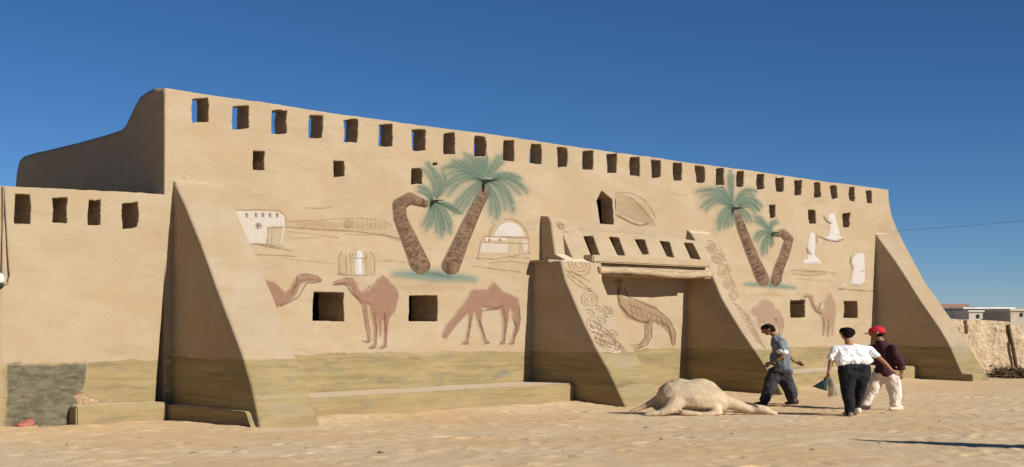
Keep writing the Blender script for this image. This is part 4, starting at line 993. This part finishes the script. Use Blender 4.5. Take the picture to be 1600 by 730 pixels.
M_SKIN = simple('skin', (.30, .155, .09), .12, 14, .55, .1); M_HAIR = simple('black_hair', (.010, .008, .007), .3, 60, 1.0, .6, dist=.01)
M_HAIR.node_tree.nodes['Principled BSDF'].inputs['Specular IOR Level'].default_value = .05
M_SKIN2 = simple('tanned_skin', (.24, .12, .07), .12, 14, .55, .1)
def cloth(name, c, var=.1, sc_=6): return simple(name, c, var, sc_, .9, .8, (1, 1, .45), .03)
def hand(p, d, up, r=.012, curl=.5):
    """five separate fingers from a palm at p, pointing along d; up = side of the thumb"""
    p = np.array(p[:3]); d = np.array(d, float); d /= np.linalg.norm(d); up = np.array(up, float); up -= d * (up @ d); up /= np.linalg.norm(up); nrm = np.cross(d, up)
    ch = [[(*(p), .026), (*(p + d * .05 + up * .012), .022), (*(p + d * .075), .02)], [(*(p + d * .06 - up * .018), .018), (*(p + d * .07 + up * .022), .018)]]
    for k, (o_, L) in enumerate(((.030, .075), (.010, .085), (-.010, .078), (-.028, .060))):
        b_ = p + d * .08 + up * o_; m1 = b_ + d * L * .5 + nrm * curl * .012 + up * o_ * .15; e = m1 + (d * (1 - curl * .6) + nrm * curl) * L * .5
        ch.append([(*b_, .0105), (*m1, .0095), (*e, .008)])
    b_ = p + d * .02 + up * .028; ch.append([(*b_, .013), (*(b_ + d * .035 + up * .028), .011), (*(b_ + d * .068 + up * .034 + nrm * curl * .01), .0095)])
    return ch
def head(c, face, r=.088, K=1.):
    """skull, jaw, nose, ears, brow facing along `face`"""
    c = np.array(c[:3]); f = np.array(face, float); f /= np.linalg.norm(f); u_ = np.array([0, 0, 1.]); u_ -= f * (u_ @ f); u_ /= np.linalg.norm(u_); s_ = np.cross(f, u_)
    P = lambda a, b_, c_: tuple(c + f * a + s_ * b_ + u_ * c_)
    return [[(*P(-.018, 0, .02), r), (*P(.02, 0, .015), r * .93)], [(*P(.02, 0, -.02), r * .78), (*P(.045, 0, -.075), r * .50), (*P(.062, 0, -.092), r * .3)],
            [(*P(.085, 0, .01), .012), (*P(.108, 0, -.022), .015), (*P(.094, 0, -.032), .014)],
            [(*P(.08, .03, .022), .014), (*P(.084, 0, .026), .013), (*P(.08, -.03, .022), .014)],
            [(*P(.086, .016, -.052), .009), (*P(.092, 0, -.052), .011), (*P(.086, -.016, -.052), .009)],
            [(*P(-.005, .083, .008), .016), (*P(-.01, .088, -.022), .012)], [(*P(-.005, -.083, .008), .016), (*P(-.01, -.088, -.022), .012)]]
def hairset(c, face, r=.096, neck=True):
    c = np.array(c[:3]); f = np.array(face, float); f /= np.linalg.norm(f); u_ = np.array([0, 0, 1.]); u_ -= f * (u_ @ f); u_ /= np.linalg.norm(u_); s_ = np.cross(f, u_)
    P = lambda a, b_, c_: tuple(c + f * a + s_ * b_ + u_ * c_)
    ch = [[(*P(-.026, 0, .034), r * .98), (*P(.014, 0, .046), r * .86)], [(*P(-.045, .02, -.01), r * .70), (*P(-.045, -.02, -.01), r * .70)]]
    if neck: ch.append([(*P(-.05, .02, -.05), .045), (*P(-.05, -.02, -.05), .045)])
    for k in range(16):
        a = k * 2.4; ch.append([(*P(-.02 + .06 * math.cos(a), .05 * math.sin(a), .08 + .01 * math.sin(k)), .022)])
    return ch
def shoe(toe, heel, mat, parent, org, K, sole=None):
    a = np.array(heel[:3]); b_ = np.array(toe[:3])
    ch = [[(*a, .042), (*(a * .5 + b_ * .5 + [0, 0, .004]), .045), (*b_, .036)], [(*(a + [0, 0, .035]), .045), (*(a * .7 + b_ * .3 + [0, 0, .03]), .042)]]
    def flat(V): V[:, 2] = np.maximum(V[:, 2], min(a[2], b_[2]) - .034); return V
    grow('shoe', ch, .010, mat, parent, org, K, 2, shape=flat)

def person_white():
    p = Pose(1333, 651); org = p.org(); K = (KP, KP, 1)
    root = empty('person', org); tag(root, 'black haired person in a white t-shirt and black trousers, seen from behind, holding a bag', 'person')
    face = (-.35, 1, -.12); hc = p(1323.5, 521, .02)
    wr_l = p(1294, 582, -.02); wr_r = p(1390, 579, -.10)
    body = head(hc, face) + [[p(1325, 530, 0, .052), p(1328, 541, -.01, .060)], [p(1310, 543, 0, .04), p(1330, 544, 0, .06, .9), p(1351, 544, 0, .04)], [p(1330, 546, 0, .07, .8), p(1333, 572, 0, .07, .8), p(1333, 585, 0, .08, .8)],
        [p(1305, 544, 0, .048), p(1299, 562, .0, .038), p(1296, 575, -.01, .030), wr_l[:3] + (.023,)], [p(1356, 544, 0, .048), p(1371, 558, -.04, .038), p(1381, 568, -.07, .033), wr_r[:3] + (.024,)],
        [p(1322, 585, 0, .07), p(1325, 615, 0, .05), p(1328, 643, 0, .04)], [p(1344, 585, .02, .07), p(1344, 612, .12, .05), p(1343, 634, .16, .04)]]
    body += hand(wr_l, (-.1, .1, -1), (.2, -1, 0), curl=.9) + hand(wr_r, (.7, -.2, -.6), (.6, .3, .6), curl=.6)
    grow('body', body, .0085, M_SKIN, root, org, K, 2)
    grow('hair', hairset(hc, face), .010, M_HAIR, root, org, K, 1, wrinkle=(.016, 34))
    grow('t_shirt', [[p(1327, 541, 0, .068, .9), p(1330, 547, 0, .10, .95)], [p(1306, 545, 0, .062), p(1330, 545, 0, .112, .9), p(1355, 545, 0, .062)], [p(1319, 552, 0, .115, .85), p(1319, 566, 0, .112, .9)], [p(1345, 552, 0, .115, .85), p(1349, 565, 0, .108, .9)], [p(1317, 563, 0, .115, 1), p(1350, 563, 0, .115, 1)], [p(1326, 552, 0, .12, .9), p(1342, 552, 0, .12, .9)],
        [p(1305, 545, 0, .062), p(1299, 559, 0, .058)], [p(1357, 545, 0, .062), p(1368, 555, -.03, .060)]], .010, cloth('white_cotton', (.80, .80, .80), .03), root, org, K, 3, wrinkle=(.026, 14))
    tr = cloth('black_cotton', (.012, .012, .016))
    grow('trousers', [[p(1322, 574, 0, .115, 1), p(1346, 574, 0, .115, 1)], [p(1324, 586, 0, .12, 1), p(1345, 586, 0, .12, 1)], [p(1322, 578, 0, .112, 1.05), p(1324, 592, 0, .112), p(1326, 618, 0, .085), p(1328, 646, 0, .062)], [p(1346, 578, 0, .110, 1.05), p(1347, 594, .02, .104), p(1345, 615, .12, .082), p(1344, 636, .17, .058)]], .011, tr, root, org, K, 3, wrinkle=(.022, 11))
    z = .040
    a = p(1328, 651, 0)[0]; shoe((a - .02, .15, z), (a, -.02, z), cloth('grey_leather', (.22, .18, .15)), root, org, K)
    b_ = p(1346, 641, 0)[0]; shoe((b_ + .03, .34, z), (b_ - .0, .15, z + .05), cloth('pale_leather', (.62, .58, .52)), root, org, K)
    # bag hanging from the left hand
    L = Vector(org) + Vector((wr_l[0] * KP, wr_l[1] * KP, wr_l[2])); bag = empty('carrier_bag', (L.x, L.y, L.z - .4)); tag(bag, 'dark green and translucent carrier bag hanging from the left hand of the white shirted person', 'bag')
    def bagmesh(name, pts, th, mat, seed):
        G = 26; V = []; Fc = []
        for k in (-1, 1):
            for j in range(G):
                for i in range(G):
                    u_, v_ = i / (G - 1), j / (G - 1); A, B, C_, D_ = [np.array(q, float) for q in pts]
                    q = A * (1 - u_) * (1 - v_) + B * u_ * (1 - v_) + C_ * u_ * v_ + D_ * (1 - u_) * v_
                    X, Y, Z = q[0], 0, q[1]; e = (math.sin(math.pi * u_) ** .5) * (math.sin(math.pi * min(v_, .93)) ** .5) * th
                    w = .02 * float(fbm(np.float64(u_ * 6 + seed), np.float64(v_ * 5), 3)); V.append((X + w, k * e + w, Z + .3 * w))
        n = G * G
        for k in range(2):
            for j in range(G - 1):
                for i in range(G - 1):
                    a = k * n + j * G + i; f = (a, a + 1, a + G + 1, a + G); Fc.append(f if k == 0 else f[::-1])
        V = np.array(V) + np.array(L) - [0, 0, 0]
        return mesh(name, V, Fc, mat, bag)
    mm = p.m
    q = lambda x, y: ((x - 1293.5) * mm, (582 - y) * mm)
    bagmesh('green_bag', [q(1290, 591), q(1294, 591), q(1291, 611), q(1268, 604)], .10, simple('green_plastic', (.03, .06, .06), .3, 6, .35, .8, dist=.05), 2)
    m, nt, b = nmat('translucent_plastic'); b.inputs['Base Color'].default_value = (.55, .47, .36, 1); b.inputs['Roughness'].default_value = .35; b.inputs['Transmission Weight'].default_value = .55; b.inputs['IOR'].default_value = 1.1
    bagmesh('clear_bag', [q(1294, 589), q(1301, 589), q(1314, 620), q(1292, 620)], .11, m, 7)
    V1, F1 = tube([np.array(L) + [0, 0, -.02], np.array(L) + [-.02, .02, -.08], np.array(L) + [-.03, 0, -.14]], .012, 6); mesh('handle', V1, F1, M_WHITE, bag)
person_white()

def person_red():
    p = Pose(1380, 641); org = p.org(); K = (KP, KP, 1)
    root = empty('person', org); tag(root, 'person in a red cap, dark maroon shirt and pale trousers walking left', 'person')
    face = (-1, .35, -.25); hc = p(1370, 520, .0)
    wr = p(1405, 583, -.12); wr2 = p(1352, 580, .12)
    body = head(hc, face) + [[p(1373, 528, 0, .05), p(1380, 538, 0, .06)], [p(1382, 545, 0, .08, 1.2), p(1384, 575, 0, .08, 1.1)],
        [p(1391, 545, -.14, .05), p(1398, 562, -.18, .038), p(1404, 574, -.14, .032), wr[:3] + (.023,)], [p(1367, 545, .14, .05), p(1358, 564, .16, .036), wr2[:3] + (.023,)],
        [p(1374, 588, .03, .09), p(1362, 612, .05, .055), p(1354, 632, .05, .04)], [p(1390, 588, -.03, .09), p(1397, 612, -.04, .055), p(1396, 632, -.04, .04)]]
    body += hand(wr, (-.2, .1, -1), (-1, 0, 0), curl=.6) + hand(wr2, (-.3, 0, -1), (0, -1, 0), curl=.5)
    grow('body', body, .0085, M_SKIN2, root, org, K, 2)
    f = np.array(face) / np.linalg.norm(face); c = np.array(hc[:3]); sd = np.cross(f, [0, 0, 1.])
    cap = [[(*(c + [0, 0, .055] - f * .012), .096), (*(c + [0, 0, .05] + f * .03), .088)], [(*(c + [0, 0, .03] - f * .035), .088)]]
    for w_ in (-.045, 0, .045): cap.append([(*(c + f * .09 + sd * w_ + [0, 0, .028]), .018), (*(c + f * .165 + sd * w_ * .8 + [0, 0, .008]), .012)])
    def capcut(V):
        return V
    capo = grow('cap', cap, .009, cloth('red_cotton', (.52, .02, .035), .06), root, org, K, 2)
    grow('hair', [[(*(c - f * .035 + [0, 0, -.015]), .078), (*(c - f * .03 + [0, 0, -.045]), .062)]], .010, M_HAIR, root, org, K, 1)
    grow('shirt', [[p(1377, 536, 0, .08, 1.1), p(1382, 546, 0, .12, 1.35)], [p(1383, 546, 0, .125, 1.3), p(1384, 582, 0, .135, 1.25)], [p(1378, 580, 0, .12, 1.2), p(1394, 582, 0, .115, 1.2)],
        [p(1390, 543, -.14, .072), p(1397, 560, -.18, .066), p(1403, 575, -.14, .056)], [p(1368, 543, .14, .07), p(1360, 560, .16, .055)]], .011, cloth('maroon_cotton', (.050, .018, .024), .15), root, org, K, 3, wrinkle=(.026, 10))
    grow('trousers', [[p(1377, 584, 0, .12, 1.1), p(1392, 586, 0, .12, 1.1)], [p(1374, 588, .03, .12), p(1364, 612, .05, .088), p(1354, 631, .05, .068)], [p(1390, 588, -.03, .125), p(1397, 612, -.04, .095), p(1397, 632, -.04, .075)]], .011, cloth('pale_cotton', (.62, .53, .46), .06), root, org, K, 3, wrinkle=(.028, 9))
    z = .04; a = p(1354, 636)[0]; shoe((a - .10, .05, z), (a + .03, .05, z), cloth('dark_leather', (.07, .04, .05)), root, org, K)
    b_ = p(1397, 641)[0]; shoe((b_ - .06, -.06, z), (b_ + .07, -.04, z), cloth('cream_leather', (.66, .6, .5)), root, org, K)
person_red()

def person_grey():
    p = Pose(1215, 633); org = p.org(); K = (KP, KP, 1)
    root = empty('person', org); tag(root, 'person in a grey blue shirt and baggy dark trousers looking down beside the camel', 'person')
    face = (-1, .12, -.55); hc = p(1200, 515)
    wr1 = p(1204, 566, -.12); wr2 = p(1244, 566, .10)
    body = head(hc, face) + [[p(1204, 518, 0, .05), p(1212, 525, 0, .058)], [p(1217, 538, 0, .08, 1.2), p(1219, 572, 0, .08, 1.1)],
        [p(1215, 536, -.16, .05), p(1219, 556, -.20, .040), p(1211, 562, -.18, .032), wr1[:3] + (.023,)], [p(1224, 536, .14, .05), p(1236, 556, .16, .036), wr2[:3] + (.023,)],
        [p(1212, 582, 0, .09), p(1200, 606, 0, .055), p(1194, 624, 0, .04)], [p(1224, 582, 0, .09), p(1234, 608, 0, .055), p(1241, 625, 0, .04)]]
    body += hand(wr1, (-.7, .1, -.7), (0, .3, .8), curl=.5) + hand(wr2, (.9, .1, -.5), (0, -.6, .8), curl=.5)
    grow('body', body, .0085, M_SKIN2, root, org, K, 2)
    grow('hair', hairset(hc, face, .094), .010, M_HAIR, root, org, K, 1, wrinkle=(.016, 34))
    grow('shirt', [[p(1212, 526, 0, .065, 1.2), p(1217, 534, 0, .10, 1.45), p(1217, 540, 0, .115, 1.4)], [p(1217, 538, 0, .115, 1.35), p(1221, 558, 0, .115, 1.25), p(1222, 577, 0, .125, 1.15)], [p(1216, 578, 0, .11, 1.15), p(1228, 580, 0, .10, 1.1)],
        [p(1216, 535, -.16, .065), p(1219, 549, -.20, .066)], [p(1225, 535, .14, .062), p(1233, 549, .16, .058)], [p(1214, 556, 0, .11, 1.1), p(1212, 566, 0, .09, 1.1)]], .010, cloth('denim_cotton', (.14, .165, .185), .3, 9), root, org, K, 3, wrinkle=(.034, 13))
    grow('rolled_cuff', [[p(1216, 548, -.20, .068), p(1221, 550, -.20, .068)]], .010, cloth('white_cuff', (.66, .66, .64), .05), root, org, K, 2, wrinkle=(.008, 16))
    grow('trousers', [[p(1212, 580, 0, .12, 1.15), p(1224, 581, 0, .12, 1.15)], [p(1211, 584, 0, .125), p(1202, 606, -.02, .105), p(1195, 624, -.02, .085)], [p(1223, 584, 0, .125), p(1233, 606, .04, .108), p(1240, 625, .05, .088)], [p(1212, 590, 0, .11), p(1226, 592, 0, .11)]], .011, cloth('charcoal_cotton', (.040, .034, .042), .2), root, org, K, 3, wrinkle=(.028, 9))
    z = .04; m_ = cloth('brown_leather', (.05, .035, .03)); a = p(1194, 630)[0]; shoe((a - .12, -.02, z), (a + .02, -.02, z), m_, root, org, K)
    b_ = p(1240, 634)[0]; shoe((b_ - .09, .05, z), (b_ + .05, .05, z + .01), m_, root, org, K)
person_grey()

def camel():
    p = Pose(1085, 649, K=1.3); org = p.org(); K = (1.3, 1.3, 1)
    root = empty('camel', org); tag(root, 'pale tan camel lying on the sand with outstretched neck in front of the gate', 'camel')
    q = lambda px, py, y, rpx, sy=1.: p(px, py + (3 if py > 620 else 1), y, rpx * p.m, sy)
    ch = [[q(1056, 617, 0, 24, .9), q(1082, 619, 0, 26, .95), q(1106, 621, 0, 23, .9), q(1122, 628, 0, 15, .9)],          # barrel
          [q(1060, 604, 0, 14, .8), q(1072, 606, 0, 14, .8)], [q(1086, 606, 0, 15, .8), q(1097, 601, 0, 11, .7), q(1106, 605, 0, 11, .8), q(1118, 617, 0, 10, .8)],   # croup, hump
          [q(1054, 608, 0, 14, .9), q(1040, 618, .02, 10, .8), q(1020, 627, .03, 6), q(1002, 635, .04, 3.6), q(986, 641, .05, 2.4)],   # sloping rump and tail
          [q(1044, 622, .05, 14, .8), q(1030, 632, .05, 8, .8)],
          [q(1118, 622, 0, 15, .8), q(1138, 627, -.02, 11, .8), q(1158, 633, -.05, 8), q(1174, 637, -.08, 7), q(1186, 637, -.1, 6.8)],            # neck
          [q(1184, 636, -.1, 7.5), q(1192, 637, -.11, 6.8), q(1201, 640, -.12, 4.8), q(1208, 642, -.13, 4.2)], [q(1183, 631, -.05, 2), q(1179, 628, -.03, 1.2)], [q(1183, 631, -.15, 2), q(1179, 628, -.17, 1.2)],
          [q(1056, 622, -.20, 13, .7), q(1046, 633, -.26, 9, .8), q(1030, 640, -.28, 5), q(1012, 642, -.28, 4), q(1007, 643, -.27, 3.4)],           # folded hind leg
          [q(1064, 640, -.27, 5), q(1086, 642, -.28, 4.4)],
          [q(1112, 630, -.17, 9, .7), q(1120, 640, -.22, 5.2), q(1100, 643, -.26, 4.4), q(1080, 643, -.27, 4)], [q(1112, 632, .17, 9, .7), q(1122, 641, .22, 5), q(1100, 643, .25, 4)]]
    m, nt, b = nmat('camel_hair'); tc = nt.nodes.new('ShaderNodeTexCoord'); v = tc.outputs['Object']
    n1 = noise(nt, v, 2.2, 5, .6); n2 = noise(nt, v, 26, 4, .6, (1, 1, .5))
    c = mixc(nt, mrange(nt, n1, .3, .7), (.42, .32, .205), (.54, .435, .295)); c = mixc(nt, mrange(nt, n2, .45, .75, 0, .4), c, (.30, .20, .12)); nt.links.new(c, b.inputs['Base Color'])
    bp = nd(nt, 'ShaderNodeBump'); bp.inputs['Strength'].default_value = .6; bp.inputs['Distance'].default_value = .02; nt.links.new(mth(nt, 'ADD', n2, n1), bp.inputs['Height']); nt.links.new(bp.outputs[0], b.inputs['Normal'])
    def flat(V): V[:, 2] = np.maximum(V[:, 2], -.04); return V
    grow('body', ch, .016, m, root, org, K, 7, wrinkle=(.016, 5), shape=flat)
camel()

for o in bpy.data.objects:
    if o.get('category') == 'person': o['group'] = 'people walking past the fort'
    if o.get('category') == 'stone': o['group'] = 'loose stones on the sand'
